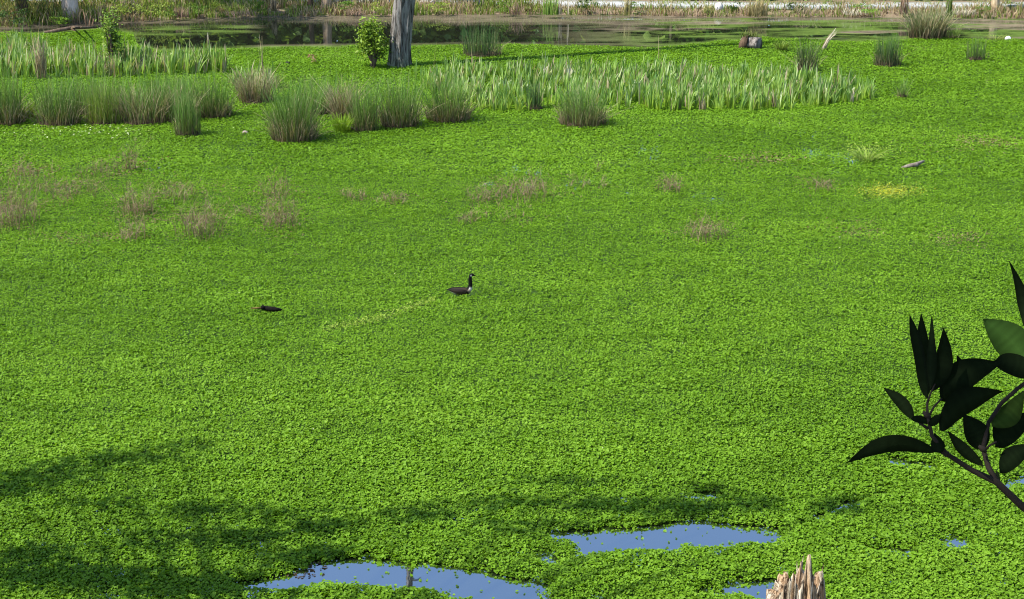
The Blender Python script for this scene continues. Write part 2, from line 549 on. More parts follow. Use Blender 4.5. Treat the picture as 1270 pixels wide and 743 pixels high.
def weed_colour(x, y, n, dark=0.0):
    px, py = to_px(x, y)
    t = np.clip(rng.beta(2.2, 2.2, n) * .75 + .62 * (fbm(x * .13, y * .30, 61, 4) - .42) + .32 * (fbm(x * 1.2, y * 1.9, 66, 3) - .5) + .34 * (fbm(x * .22, y * 2.4, 68, 2) - .5), 0, 1)
    a, b, c = np.array([.090, .172, .012]), np.array([.150, .270, .020]), np.array([.235, .365, .045])
    col = np.where((t < .5)[:, None], lerp(a, b, np.clip(t * 2, 0, 1)), lerp(b, c, np.clip(t * 2 - 1, 0, 1)))
    col *= WEED_GAIN
    br = np.zeros(n)
    for (cx, cy, rx, ry) in BROWN_SPOTS:
        br = np.maximum(br, np.exp(-((px - cx) / rx) ** 2 - ((py - cy) / ry) ** 2))
    br = br * sstep(.3, .65, fbm(x * 1.1, y * 1.1, 71, 3))
    m = rng.random(n) < br * .38
    col[m] = lerp([.17, .12, .07], [.27, .21, .13], rng.random(m.sum()))
    yl = np.exp(-((px - 1103) / 30) ** 2 - ((py - 239) / 7) ** 2) + .6 * np.exp(-((px - 1075) / 30) ** 2 - ((py - 190) / 9) ** 2)
    # swum track behind the bird: leaves turned pale side up
    tx = (px - 400) / (540 - 400)
    trk = np.exp(-((py - (412 - 38 * tx ** 1.3)) / 4.5) ** 2) * ((tx > 0) & (tx < 1)) * .8
    m = rng.random(n) < np.clip(yl * .85 + trk * .75, 0, .85)
    col[m] = lerp([.24, .36, .05], [.34, .42, .09], rng.random(m.sum()))
    m = rng.random(n) < .75 * np.exp(-((px - 1103) / 26) ** 2 - ((py - 239) / 6) ** 2)
    col[m] = lerp([.34, .38, .02], [.46, .46, .05], rng.random(m.sum()))
    # tiny white flowers among the weed near the rushes
    fl = np.exp(-((px - 95) / 110) ** 2 - ((py - 163) / 9) ** 2) * .04 + .00004
    m = rng.random(n) < fl
    col[m] = (.62, .64, .48)
    return col


WEED_GAIN = np.array([.93, 1.02, .75])


def build_weed():
    mb = MB()
    # matted layer under the leaves
    def sheet(y0, y1, st, half):
        xs = np.arange(-half, half + st, st); ys = np.arange(y0, y1 + st * .5, st)
        X, Y, Q = grid(xs, ys)
        ok = (puddle_sd(X, Y) > 3) & (far_sd(X, Y) > 0)
        ok &= ~((Y < 24.5) & (vnoise(X * 7, Y * 7, 77) < .10))
        Q = Q[ok[Q].all(1)]
        if len(Q) == 0: return
        used = np.unique(Q); mp = np.zeros(len(X), np.int64); mp[used] = np.arange(len(used))
        X, Y = X[used], Y[used]
        c = lerp([.035, .075, .010], [.065, .125, .016], vnoise(X * 6, Y * 6, 79))
        mb.add(np.stack([X, Y, mat_h(X, Y) - .055 + .02], -1), mp[Q], None, c)
    sheet(19, 30, .1, 16)
    sheet(30.0, 48, .2, 26)
    sheet(48.0, 84, .3, 40)

    def strew(y0, y1, half0, half1, dens, lo, hi, fine):
        A = (y1 - y0) * (half0 + half1)
        n = int(A * dens)
        y = rng.uniform(y0, y1, n)
        hw = half0 + (half1 - half0) * (y - y0) / (y1 - y0)
        x = rng.uniform(-1, 1, n) * hw
        sd = puddle_sd(x, y); fd = far_sd(x, y)
        loose = (sd <= 2) & (rng.random(n) < np.where(sd > -9, .10, .008))
        gap = vnoise(x * 7, y * 7, 77)
        mpx, mpy = to_px(x, y)
        refl_leaves = (((mpx - 378) / 30) ** 2 + ((mpy - 707) / 11) ** 2 < 1) & (sd <= 2)  # brown leaves here stand in for a dark reflection in the puddle
        loose |= refl_leaves & (rng.random(n) < .06)
        keep = ((sd > 2) & (fd > -.5) & (rng.random(n) < .45 + 1.1 * gap)) | (loose & (fd > 0))
        bx, by = P(571, 366)[:2]                  # pressed down where the bird swims
        keep &= ~((((x - bx - .02) / .40) ** 2 + ((y - by + .06) / .24) ** 2 < 1) & (rng.random(n) < .9))
        x, y, sd, loose, refl_leaves = x[keep], y[keep], sd[keep], loose[keep], refl_leaves[keep]
        m = len(x)
        L = rng.uniform(lo, hi, m) * (.85 + .3 * vnoise(x * 1.1, y * 1.1, 81))
        z = mat_h(x, y) + rng.uniform(-.03, .04, m)
        edge = sstep(0, 16, sd)
        z = np.where(loose, .008, z * (.35 + .65 * edge) + .004)
        tilt = np.where(loose, rng.normal(0, .08, m), rng.normal(.20, .38 - .14 * sstep(28, 50, y), m))
        z = np.maximum(z, np.abs(np.sin(tilt)) * L * .5 + .004)
        col = weed_colour(x, y, m)
        mk = refl_leaves & (rng.random(m) < .85)
        col[mk] = lerp([.045, .032, .02], [.11, .08, .05], rng.random(mk.sum()))
        leafs(mb, np.stack([x, y, z], -1), L, L * rng.uniform(.6, .95, m), tilt, col, fine=fine)
    strew(20.3, 27, 9.5, 11.5, 1750, .033, .062, True)
    strew(27, 35, 11.5, 14.5, 1350, .036, .064, False)
    strew(35, 48, 14.5, 19.5, 950, .038, .068, False)
    strew(48, 62, 19.5, 25, 430, .055, .095, False)
    strew(62, 80, 25, 31, 270, .065, .115, False)
    strew(20.3, 30, 16, 17, 60, .08, .13, False)
    return tag(mb.build('floating_weed', M_WEED), 'bright green mat of small floating leaves covering the pond', 'water weed', kind='stuff')


build_weed()


# ---------------------------------------------------------------- rush clumps
def rush_clump(px, py, wpx, hpx, label, name='rush_clump', green=1.0, dry=.4, spread=.25, n=None, gcol=None, fat=1.0,
               group='rush clumps growing out of the weed', stiff=False, tall_dry=False, cat='rushes'):
    c = P(px, py); s = scale_at(py)
    R = wpx / s / 2; h = hpx / s * .98
    o = thing(name, c, label, cat, group)
    if n is None: n = int(240 + 420 * R)
    n = int(n * .82)
    ng = int(n * green)
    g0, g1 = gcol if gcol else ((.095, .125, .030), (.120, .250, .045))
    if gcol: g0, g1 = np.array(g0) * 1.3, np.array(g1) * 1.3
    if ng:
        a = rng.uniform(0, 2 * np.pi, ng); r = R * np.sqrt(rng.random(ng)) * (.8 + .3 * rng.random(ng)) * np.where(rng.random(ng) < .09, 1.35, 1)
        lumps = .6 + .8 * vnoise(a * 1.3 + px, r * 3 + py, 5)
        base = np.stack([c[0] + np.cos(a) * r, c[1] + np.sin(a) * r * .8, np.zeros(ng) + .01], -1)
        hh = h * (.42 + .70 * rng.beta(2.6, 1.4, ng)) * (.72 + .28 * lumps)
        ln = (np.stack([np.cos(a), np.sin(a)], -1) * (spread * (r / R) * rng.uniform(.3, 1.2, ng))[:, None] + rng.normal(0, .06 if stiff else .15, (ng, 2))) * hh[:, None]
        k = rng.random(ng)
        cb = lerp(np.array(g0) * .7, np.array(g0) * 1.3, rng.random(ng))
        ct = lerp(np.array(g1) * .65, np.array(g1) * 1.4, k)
        pale = rng.random(ng) < .2
        ct[pale] = lerp([.20, .22, .10], [.30, .30, .16], rng.random(pale.sum()))
        mb = MB()
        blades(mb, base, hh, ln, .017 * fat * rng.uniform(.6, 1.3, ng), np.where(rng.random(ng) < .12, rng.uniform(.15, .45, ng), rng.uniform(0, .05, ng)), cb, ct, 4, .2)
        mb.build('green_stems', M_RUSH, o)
    nd = int(n * dry * 1.25)
    if nd:
        a = rng.uniform(0, 2 * np.pi, nd); r = R * np.sqrt(rng.random(nd)) * 1.05
        base = np.stack([c[0] + np.cos(a) * r, c[1] + np.sin(a) * r * .8, np.zeros(nd) + .01], -1)
        hh = h * (rng.uniform(.45, 1.0, nd) if tall_dry else rng.uniform(.12, .55, nd))
        ln = (np.stack([np.cos(a), np.sin(a)], -1) * (.45 * (r / R) * rng.uniform(.2, 1.3, nd) * np.where(rng.random(nd) < .22, 2.8, 1))[:, None] + rng.normal(0, .16, (nd, 2))) * hh[:, None]
        k = rng.random(nd)
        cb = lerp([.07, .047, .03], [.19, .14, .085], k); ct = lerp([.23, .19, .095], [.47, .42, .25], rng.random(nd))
        mb = MB()
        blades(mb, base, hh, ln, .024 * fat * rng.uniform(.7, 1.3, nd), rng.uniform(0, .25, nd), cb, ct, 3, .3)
        # matted root tussock
        ua = np.linspace(0, 2 * np.pi, 18, endpoint=False)
        rings = [(1.0, 0.0), (.92, .10), (.6, .17), (.2, .2)]
        V = []
        for (q, zz) in rings:
            rr = R * .9 * q * (1 + .25 * (vnoise(ua * 2 + px, ua * 0 + q * 9, 3) - .5))
            V.append(np.stack([c[0] + np.cos(ua) * rr, c[1] + np.sin(ua) * rr * .8, np.full(18, zz * min(1, h))], -1))
        Q = [(i * 18 + k, i * 18 + (k + 1) % 18, (i + 1) * 18 + (k + 1) % 18, (i + 1) * 18 + k) for i in range(3) for k in range(18)]
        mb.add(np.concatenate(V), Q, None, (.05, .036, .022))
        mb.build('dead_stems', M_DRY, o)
    return o


YG = ((.16, .20, .03), (.12, .21, .04))
rush_clump(365, 174, 54, 78, 'shaggy rush clump nearest the camera, brown at its foot, grey-green above', dry=.9, spread=.3, n=620)
rush_clump(452, 162, 34, 66, 'slim green rush clump right of the bright yellow-green plant', dry=.35, spread=.15, n=330)
rush_clump(496, 157, 46, 66, 'rush clump with tan foot, below and beside the big grey tree trunk', dry=.7, spread=.25, n=430)
rush_clump(556, 150, 50, 58, 'spreading rush clump with straw skirt at the start of the sword-leaf bed', dry=1.0, spread=.45, n=440)
rush_clump(427, 150, 26, 58, 'dead straw-coloured rush clump among the green ones', green=.15, dry=1.0, tall_dry=True, spread=.15, n=330)
rush_clump(723, 155, 54, 56, 'isolated round rush clump with dark foot before the sword-leaf bed', dry=.8, spread=.32, n=520)
rush_clump(598, 69, 48, 38, 'thick dark green rush clump near open water right of the tall trunk', dry=.2, spread=.12, stiff=True, n=460, gcol=((.03, .05, .018), (.062, .125, .035)))
rush_clump(318, 127, 40, 48, 'low tan rush clump behind the nearest shaggy clump', green=.5, dry=1.1, tall_dry=True, spread=.2, n=300)
rush_clump(390, 140, 60, 48, 'loose green rush clump behind the nearest shaggy clump', dry=.3, spread=.2, n=420)
rush_clump(75, 154, 56, 62, 'wide olive rush clump at the near end of the long rush bank', dry=.5, spread=.12, n=520)
rush_clump(128, 154, 38, 60, 'rush clump with yellow-green lower stems in the long rush bank', dry=.25, spread=.08, n=360, gcol=YG)
rush_clump(178, 152, 60, 54, 'grizzled grey and straw rush clump in the middle of the rush bank', green=.9, dry=.5, tall_dry=True, spread=.12, n=480)
rush_clump(222, 150, 40, 52, 'straw-flecked rush clump behind the small dense tuft', green=.95, dry=.4, tall_dry=True, spread=.12, n=330)
rush_clump(266, 145, 44, 56, 'rush clump with black-brown foot ending the long rush bank', dry=.6, spread=.2, n=420)
rush_clump(234, 168, 32, 56, 'small dense rush tuft standing forward of the long rush bank', dry=.25, spread=.1, n=330, stiff=True)
rush_clump(120, 138, 90, 50, 'broad green rush clump at the back of the long rush bank', dry=.15, spread=.1, n=620)
rush_clump(210, 136, 80, 50, 'feathery green rush clump behind the grizzled part of the rush bank', dry=.2, spread=.1, n=560)
rush_clump(8, 154, 44, 72, 'dark-footed rush clump cut by the edge of the photo', dry=.7, spread=.15, n=430)
rush_clump(1000, 88, 25, 40, 'dark tuft of rushes at the back of the sword-leaf bed', dry=.5, spread=.25, n=260, gcol=((.04, .05, .02), (.06, .105, .035)))
rush_clump(1100, 82, 31, 40, 'upright brush-like rush clump alone in the far weed', dry=.25, spread=.1, stiff=True, n=420, gcol=((.035, .045, .02), (.06, .125, .035)))
rush_clump(1210, 75, 23, 28, 'short spiky rush clump farthest along the far weed', dry=.1, spread=.05, stiff=True, n=150, gcol=((.05, .08, .02), (.075, .14, .035)), fat=1.2)
rush_clump(1119, 122, 12, 28, 'tiny sparse rush tuft beside the tip of the sword-leaf bed', dry=.3, spread=.3, n=60)
rush_clump(664, 136, 20, 38, 'narrow dark green rush tuft inside the sword-leaf bed', dry=.1, spread=.08, stiff=True, n=210, gcol=((.04, .07, .02), (.07, .14, .04)))
rush_clump(1150, 47, 44, 40, 'bushy reed clump with dark foot standing in shallow far water', name='reed_clump', green=.9, dry=.7, tall_dry=True, spread=.35, n=420, fat=1.7,
           gcol=((.05, .06, .02), (.13, .17, .06)), cat='reeds', group='reeds at the far shore')
rush_clump(1182, 48, 16, 20, 'low yellow-green reed tuft beside the bushy reed clump', name='reed_clump', dry=.2, spread=.3, n=110, gcol=YG, cat='reeds', group='reeds at the far shore')

# pale grass tufts standing in the weed
def grass_tuft(px, py, wpx, hpx, label, col, n=90, name='grass_tuft', lean=.7, w=.03):
    c = P(px, py); s = scale_at(py); R = wpx / s / 2; h = hpx / s
    a = rng.uniform(0, 2 * np.pi, n); r = R * .55 * np.sqrt(rng.random(n))
    base = np.stack([c[0] + np.cos(a) * r, c[1] + np.sin(a) * r, np.full(n, .02)], -1)
    hh = h * rng.uniform(.5, 1.1, n)
    ln = np.stack([np.cos(a), np.sin(a)], -1) * (R * lean * rng.uniform(.3, 1.3, n))[:, None]
    k = rng.random(n)
    mb = MB()
    blades(mb, base, hh, ln, w * rng.uniform(.7, 1.3, n), rng.uniform(.05, .35, n), lerp(np.array(col) * .5, np.array(col) * .8, k), lerp(np.array(col) * .8, np.array(col) * 1.25, k), 4, .15)
    o = mb.build(name, M_GRASS, None, loc=c)
    return tag(o, label, 'grass', 'bright grass tufts in the weed')


grass_tuft(425, 164, 32, 26, 'bright yellow-green leafy tuft between two rush clumps', (.22, .36, .03), 160)
grass_tuft(969, 63, 26, 15, 'short yellow-green grass tuft beside the cut log', (.20, .28, .05), 110)
grass_tuft(1076, 200, 44, 20, 'pale splayed grass tuft alone in the weed near the driftwood', (.26, .36, .07), 60, w=.035, lean=1.1)
grass_tuft(1235, 50, 30, 7, 'low yellowish grass tuft at the far water edge', (.22, .27, .06), 60)
grass_tuft(35, 148, 26, 30, 'yellow-green tuft in the gap between the first two rush clumps', (.20, .30, .03), 110)


# dead weed stalks in the mat -----------------------------------------------
def dead_tuft(px, py, wpx, hpx, label, n):
    c = P(px, py); s = scale_at(py); R = wpx / s / 2 * 1.4; h = hpx / s * 1.1; n = int(n * 2.1) + 2
    mb = MB()
    a = rng.uniform(0, 2 * np.pi, n); r = R * rng.random(n) ** .7
    base = np.stack([c[0] + np.cos(a) * r, c[1] + np.sin(a) * r * 1.2, np.full(n, .03)], -1)
    hh = h * rng.uniform(.25, 1.0, n)
    ln = rng.normal(0, .33, (n, 2)) * hh[:, None]
    k = rng.random(n)
    blades(mb, base, hh, ln, .011 * rng.uniform(.7, 1.5, n), 0., lerp([.12, .08, .05], [.20, .14, .09], k), lerp([.15, .105, .075], [.30, .22, .15], k), 3, .4)
    m = n * 4                                     # side twigs and withered heads
    i = rng.integers(0, n, m); t = rng.uniform(.3, 1, m)
    b = base[i] + np.stack([ln[i, 0] * t ** 1.7, ln[i, 1] * t ** 1.7, hh[i] * t], -1)
    blades(mb, b, rng.uniform(.03, .14, m), rng.normal(0, .09, (m, 2)), .012, 0., lerp([.16, .115, .07], [.26, .19, .12], rng.random(m)), lerp([.22, .16, .10], [.38, .29, .19], rng.random(m)), 2, .5)
    o = mb.build('dead_weed_tuft', M_DRY, None, loc=c)
    return tag(o, label, 'dead weed', 'dead brown weed stalks standing in the mat')


for d in [
    (163, 212, 12, 36, 'tallest thin dead weed spike, forked at the top', 14),
    (12, 280, 52, 52, 'thickest greyish dead weed patch, cut by the edge of the photo', 60),
    (28, 226, 60, 26, 'wide faint dead weed patch above the thickest one', 26),
    (82, 246, 66, 24, 'low reddish-brown dead weed patch left of the tallest spike', 34),
    (120, 218, 44, 18, 'faint dead weed patch beside the foot of the tallest spike', 18),
    (170, 268, 32, 38, 'upright dead weed bunch directly below the tallest spike', 34),
    (165, 297, 30, 26, 'small dead weed bunch at the lowest point of the brown patch', 20),
    (224, 250, 40, 24, 'thin dead weed patch between two thicker bunches', 20),
    (249, 293, 44, 48, 'broad dead weed bunch halfway between the forked spike and the floating black stick', 44),
    (345, 244, 26, 30, 'upper part of the leaning pair of dead weed bunches', 14),
    (349, 282, 34, 40, 'dense dead weed bunch standing apart, nearest above the floating black stick', 34),
    (300, 270, 24, 14, 'scattered dead stalks between two dead weed bunches', 8),
    (440, 249, 22, 14, 'small dead weed tuft alone in mid-mat', 12),
    (487, 254, 28, 12, 'low dead weed tuft a little behind and left of the bird', 14),
    (602, 250, 36, 20, 'rusty dead weed tuft above the bird', 24),
    (655, 246, 52, 28, 'pale fan-shaped dead weed tuft up and right of the bird', 40),
    (583, 276, 22, 14, 'tiny dark dead weed tuft nearest above the bird', 14),
    (742, 215, 8, 24, 'two straight dead stalks standing alone below the isolated rush clump', 3),
    (830, 238, 22, 18, 'single round dead weed tuft in the open mat', 18),
    (875, 297, 40, 28, 'faint dead weed patch farthest down the open mat', 26),
    (1020, 236, 30, 12, 'faint low dead weed patch left of the pale grass tuft', 14),
    (640, 272, 60, 8, 'sparse flattened dead stalks below the pale fan-shaped tuft', 14),
    (730, 235, 36, 14, 'loose dead stalks right of the pale fan-shaped tuft', 10),
]:
    dead_tuft(*d)


# ---------------------------------------------------------------- sword-leaf beds
def fill_poly(poly, dens):
    w = P(np.array([p[0] for p in poly]), np.array([p[1] for p in poly]))[:, :2]
    lo, hi = w.min(0), w.max(0)
    n = int((hi - lo).prod() * dens)
    q = rng.uniform(lo, hi, (n, 2))
    ins = np.zeros(n, bool)
    for i in range(len(w)):
        a, b = w[i], w[(i + 1) % len(w)]
        ins ^= ((a[1] > q[:, 1]) != (b[1] > q[:, 1])) & (q[:, 0] < (b[0] - a[0]) * (q[:, 1] - a[1]) / (b[1] - a[1] + 1e-12) + a[0])
    return q[ins]


def iris_fans(mb, q, h, dead=.06):
    n = len(q)
    px, py = to_px(q[:, 0], q[:, 1])
    hf = h * (.55 + .75 * fbm(q[:, 0] * .9, q[:, 1] * .9, 91, 3)) * rng.uniform(.7, 1.2, n)
    nb = 7
    fan = rng.uniform(0, np.pi, n)
    tilt = rng.normal(0, .07, (n, 2)) + np.array([.05, 0])
    dd = rng.random(n) < dead
    for k in range(nb):
        j = (k - (nb - 1) / 2) / ((nb - 1) / 2)
        keep = rng.random(n) < .85
        m = keep.sum()
        ln = (np.stack([np.cos(fan), np.sin(fan)], -1) * (.17 * j) + tilt + rng.normal(0, .05, (n, 2)))[keep] * hf[keep][:, None]
        base = np.stack([q[keep, 0] + np.cos(fan[keep]) * .05 * j, q[keep, 1] + np.sin(fan[keep]) * .05 * j, np.full(m, .01)], -1)
        hh = hf[keep] * (1 - .35 * abs(j)) * rng.uniform(.7, 1.1, m)
        kk = rng.random(m)
        cb = lerp([.22, .36, .02], [.40, .54, .06], kk)
        ct = lerp([.06, .16, .035], [.30, .44, .13], rng.random(m) ** 1.4)
        pt = rng.random(m) < .16
        ct[pt] = lerp([.34, .42, .20], [.54, .58, .36], rng.random(pt.sum()))
        d2 = dd[keep] & (rng.random(m) < .8) | (rng.random(m) < dead * .7)
        ct[d2] = lerp([.30, .24, .14], [.52, .45, .30], rng.random(d2.sum())); cb[d2] = ct[d2] * .6
        blades(mb, base, hh, ln, .072 * rng.uniform(.7, 1.2, m), np.where(rng.random(m) < .18, .35, .04), cb, ct, 5, .08, .7, .7, .75)


def iris_bed(polys, h, dens, label, dead=.06):
    mb = MB()
    for p in polys:
        q = fill_poly(p, dens)
        q = q[fbm(q[:, 0] * 1.3, q[:, 1] * 1.3, 95, 2) > .30] + rng.normal(0, .12, 2)
        iris_fans(mb, q, h, dead)
    return tag(mb.build('sword_leaf_bed', M_IRIS), label, 'water irises', kind='stuff')


iris_bed([[(512, 98), (560, 90), (700, 89), (830, 90), (960, 96), (1030, 106), (1078, 116), (1086, 123), (1060, 127), (1000, 133), (935, 140), (900, 137),
           (770, 137), (690, 131), (642, 139), (596, 137), (570, 128), (530, 118)]], 1.02, 10.5, 'long bed of pale green sword leaves across the middle of the far weed', .05)
iris_bed([[(-40, 62), (60, 64), (62, 92), (40, 100), (-40, 100)]], 1.3, 12, 'tall sword-leaf bed before the drooping willow', .05)
iris_bed([[(58, 80), (120, 78), (200, 80), (274, 80), (286, 90), (200, 94), (100, 97), (58, 97)]], 1.25, 15, 'strip of sword leaves against the dark open water behind the rush bank', .12)
iris_bed([[(284, 104), (332, 102), (345, 112), (318, 117), (288, 116)]], 1.05, 12, 'small group of sword leaves behind the low tan rush clump', .2)


# dead cattails standing in the left bed
def stalk_clump(px, py, wpx, hpx, label, n, cols, name='dead_reed_clump', lean=(0, 0), w=.035, spread=.18, z=0., group='dead pale reed stalks', droop=.1, cat='reeds'):
    c = P(px, py, z); s = scale_at(py); R = max(.06, wpx / s / 2); h = hpx / s
    a = rng.uniform(0, 2 * np.pi, n); r = R * np.sqrt(rng.random(n))
    base = np.stack([c[0] + np.cos(a) * r, c[1] + np.sin(a) * r * .8, np.full(n, z)], -1)
    hh = h * rng.uniform(.55, 1.05, n)
    ln = rng.normal(0, spread, (n, 2)) * hh[:, None] + np.array(lean) * h
    k = rng.random(n)
    mb = MB()
    blades(mb, base, hh, ln, w * rng.uniform(.6, 1.3, n), rng.uniform(0, droop, n), lerp(np.array(cols[0]) * .6, np.array(cols[0]), k), lerp(np.array(cols[1]) * .8, np.array(cols[1]) * 1.2, rng.random(n)), 4, .2)
    o = mb.build(name, M_DRY, None, loc=c)
    return tag(o, label, cat, group)


TAN = ((.20, .15, .09), (.42, .34, .22)); PINK = ((.20, .13, .09), (.36, .25, .17)); PALE = ((.34, .29, .2), (.58, .52, .4)); OLIVE = ((.13, .14, .05), (.27, .27, .10))
stalk_clump(52, 98, 14, 58, 'withered brown reed stalks between the two left sword-leaf beds', 60, TAN, spread=.12)
stalk_clump(190, 88, 4, 26, 'two pale straw blades leaning in the sword-leaf strip', 6, PALE, spread=.05, lean=(.1, 0), w=.06)
stalk_clump(138, 92, 30, 26, 'tangled grey dead stalks at the foot of the leafy sapling', 50, TAN, spread=.4)
stalk_clump(325, 104, 5, 64, 'thin tall dry stalk pair standing before the dark water', 5, TAN, spread=.03, w=.03)
stalk_clump(258, 54, 3, 16, 'single pale post-like reed stub in dark water', 4, PALE, spread=.02, w=.07)
stalk_clump(818, 74, 4, 36, 'two very thin straw stalks above the sword-leaf bed', 3, TAN, spread=.02, w=.03)
stalk_clump(538, 92, 3, 44, 'thin bent green-straw stalk right of the big trunk', 3, OLIVE, spread=.08, w=.03, lean=(.15, 0))
stalk_clump(1022, 62, 6, 26, 'pale dry reed plume leaning beside the dark tuft', 14, PALE, spread=.04, lean=(.5, .1), w=.07)
stalk_clump(676, 104, 10, 36, 'bleached bent reed heads at the back of the sword-leaf bed', 12, PALE, spread=.12, w=.07, droop=.4)
stalk_clump(706, 108, 12, 34, 'second bleached reed bunch, just right of the bent heads', 12, PALE, spread=.2, w=.06, droop=.3)
stalk_clump(1054, 128, 8, 26, 'small bleached stalks near the tip of the sword-leaf bed', 5, PALE, spread=.2, w=.05)
stalk_clump(872, 138, 10, 26, 'brown withered stalks at the front edge of the sword-leaf bed', 12, TAN, spread=.1, w=.05)


# ---------------------------------------------------------------- tall bare trunk
def taper_trunk(mb, base, lean, h, r0, r1, flare=.35, sides=28, rings=60, rough=.1, seed=3, moss=None, col=(1, 1, 1), sway=0.):
    t = np.linspace(0, 1, rings) ** 1.6
    a = np.linspace(0, 2 * np.pi, sides, endpoint=False)
    V, C = [], []
    for i, q in enumerate(t):
        z = q * h
        r = r0 + (r1 - r0) * min(1, q * 1.0) + r0 * flare * math.exp(-z / .35)
        lob = 1 + rough * (vnoise(np.cos(a) * 3 + 7, np.sin(a) * 3 + z * .35, seed) - .5) * 2 + rough * .8 * (vnoise(np.cos(a) * 9, np.sin(a) * 9 + z * .8, seed + 4) - .5) * 2
        cx = base[0] + lean[0] * q + .06 * math.sin(z * .5 + seed) + sway * (sstep(0, 4.5, np.float64(z)) - 1.6 * sstep(5, 22, np.float64(z))); cy = base[1] + lean[1] * q
        V.append(np.stack([cx + np.cos(a) * r * lob, cy + np.sin(a) * r * lob, np.full(sides, base[2] - .1 + z)], -1))
        c = np.tile(np.array(col, float), (sides, 1))
        if moss is not None:
            mk = (np.exp(-z / moss[0]) * (vnoise(a * 3, np.full(sides, z * 4), 9) > .35))[:, None]
            c = c * (1 - mk) + np.array(moss[1]) * mk
        C.append(c)
    V = np.concatenate(V)
    Q = [(i * sides + k, i * sides + (k + 1) % sides, (i + 1) * sides + (k + 1) % sides, (i + 1) * sides + k) for i in range(rings - 1) for k in range(sides)]
    mb.add(V, Q, None, np.concatenate(C))


c = P(496, 82)
o = thing('bare_tree', c, 'tall bare grey trunk with cracked bark rising from the far weed', 'tree')
mb = MB(); taper_trunk(mb, c, (.15, .4), 30., .44, .13, .28, sides=56, rings=110, seed=3, rough=.15, moss=(.35, (.5, .75, .28)), sway=.42)
mb.build('trunk', M_BARK_GREY, o, smooth=True)
mb = MB()
for (z, az, L) in [(17, .4, 2.2), (20, 2.8, 1.8), (23, 5.0, 1.6), (26, 1.2, 1.4), (28, 3.6, 1.0)]:
    q = c + np.array([.15 * z / 30 - .25, .4 * z / 30, z])
    pts = [q + np.array([math.cos(az) * L * t, math.sin(az) * L * t, L * .5 * t + .2 * math.sin(3 * t)]) for t in np.linspace(0, 1, 6)]
    mb = MB(); tube(mb, pts, np.linspace(.10, .02, 6), 7, (1, 1, 1), .15)
    mb.build('limb', M_BARK_GREY, o, smooth=True)


# leafy shrubs ----------------------------------------------------------------
def shrub(px, py, wpx, hpx, label, col, n, name='shrub', lsize=.12, z=0., stem=True, group=None, lift=.1, gap=.55, woody=(1, 1, 1), cat='shrub'):
    c = P(px, py, z); s = scale_at(py); R = wpx / s / 2; h = hpx / s
    o = thing(name, c, label, cat, group)
    mb = MB()
    nl = max(5, int(n / 60))
    ctr = []
    for k in range(nl):
        a = random.uniform(0, 6.28); r = R * .98 * math.sqrt(random.random()); zz = h * (lift + (1 - lift) * random.random() ** .8 * .92)
        f = 1 - .55 * abs(zz / h - .5) * 1.6
        ctr.append((c[0] + math.cos(a) * r * f, c[1] + math.sin(a) * r * f, z + zz))
    ctr = np.array(ctr)
    i = rng.integers(0, nl, n)
    pos = ctr[i] + rng.normal(0, 1, (n, 3)) * np.array([R * .22, R * .22, h * .09])
    pos[:, 2] = np.maximum(pos[:, 2], z + .05)
    k = rng.random(n)
    cc = lerp(np.array(col[0]), np.array(col[1]), k)
    leafs(mb, pos, lsize * rng.uniform(.7, 1.3, n), lsize * .55 * rng.uniform(.7, 1.2, n), rng.normal(.3, .5, n), cc)
    mb.build('foliage', M_LEAF, o)
    if stem:
        mb = MB()
        for q in ctr[: max(4, nl // 2)]:
            b = c + np.array([random.uniform(-.12, .12) * R, random.uniform(-.12, .12) * R, 0])
            mid = (b + q) / 2 + np.array([0, 0, .1 * h])
            tube(mb, [b, (b + mid) / 2, mid, (mid + q) / 2, q], np.array([.03, .025, .02, .014, .006]) * max(1, h), 6, woody)
        mb.build('stem', M_BARK_BROWN, o, smooth=True)
    return o


GR = ((.05, .12, .015), (.17, .27, .04)); YGL = ((.13, .20, .025), (.27, .34, .06)); DG = ((.02, .05, .012), (.07, .12, .025))
shrub(463, 84, 38, 58, 'glossy round-leaved shrub with woody foot beside the big grey trunk', ((.07, .14, .012), (.28, .40, .05)), 1500, lsize=.17, lift=.2)
shrub(141, 88, 34, 70, 'leafy sapling rising from the left sword-leaf strip', ((.06, .12, .015), (.25, .36, .06)), 900, name='sapling', lsize=.17, lift=.3)
shrub(78, 32, 26, 12, 'bright leafy plant at the foot of the pale trunk', ((.12, .22, .02), (.22, .34, .05)), 220, name='leafy_plant', lsize=.13, stem=False)
shrub(388, 80, 16, 11, 'small reddish-brown withered plant in the far weed', ((.16, .09, .05), (.32, .22, .12)), 90, name='withered_plant', lsize=.10, stem=False)

# ---------------------------------------------------------------- far bank
shp = lambda px: np.interp(px, [p[0] for p in shore_px], [p[1] for p in shore_px])


def ground_point(px, py):
    """where a pixel meets the far bank (iterated)"""
    z = .2
    for _ in range(6):
        p = P(px, py, z); z = float(ground_h(np.array([p[0]]), np.array([p[1]]))[0])
    p[2] = z
    return p


# path along the top of the bank
pth = [(-200, -6), (200, -4), (420, -3.5), (600, -2.5), (720, 0), (800, 1.2), (1000, 3), (1270, 2.2), (1500, 2)]
V = []
for i, x in enumerate(np.linspace(-200, 1500, 60)):
    yt = np.interp(x, [p[0] for p in pth], [p[1] for p in pth]); yb = yt + 4.2
    a = P(x, yt, .44); b = P(x, yb, .44)
    V += [b, a, b - np.array([0, .0, .2]), a - np.array([0, 0, .2])]
Q = []
for i in range(59):
    j = i * 4
    Q += [(j, j + 4, j + 5, j + 1), (j + 2, j + 6, j + 4, j), (j + 1, j + 5, j + 7, j + 3)]
mb = MB(); mb.add(V, Q, None, (.36, .37, .36))
tag(mb.build('path', M_PLAIN), 'pale concrete path along the top of the far bank', 'path', kind='structure')

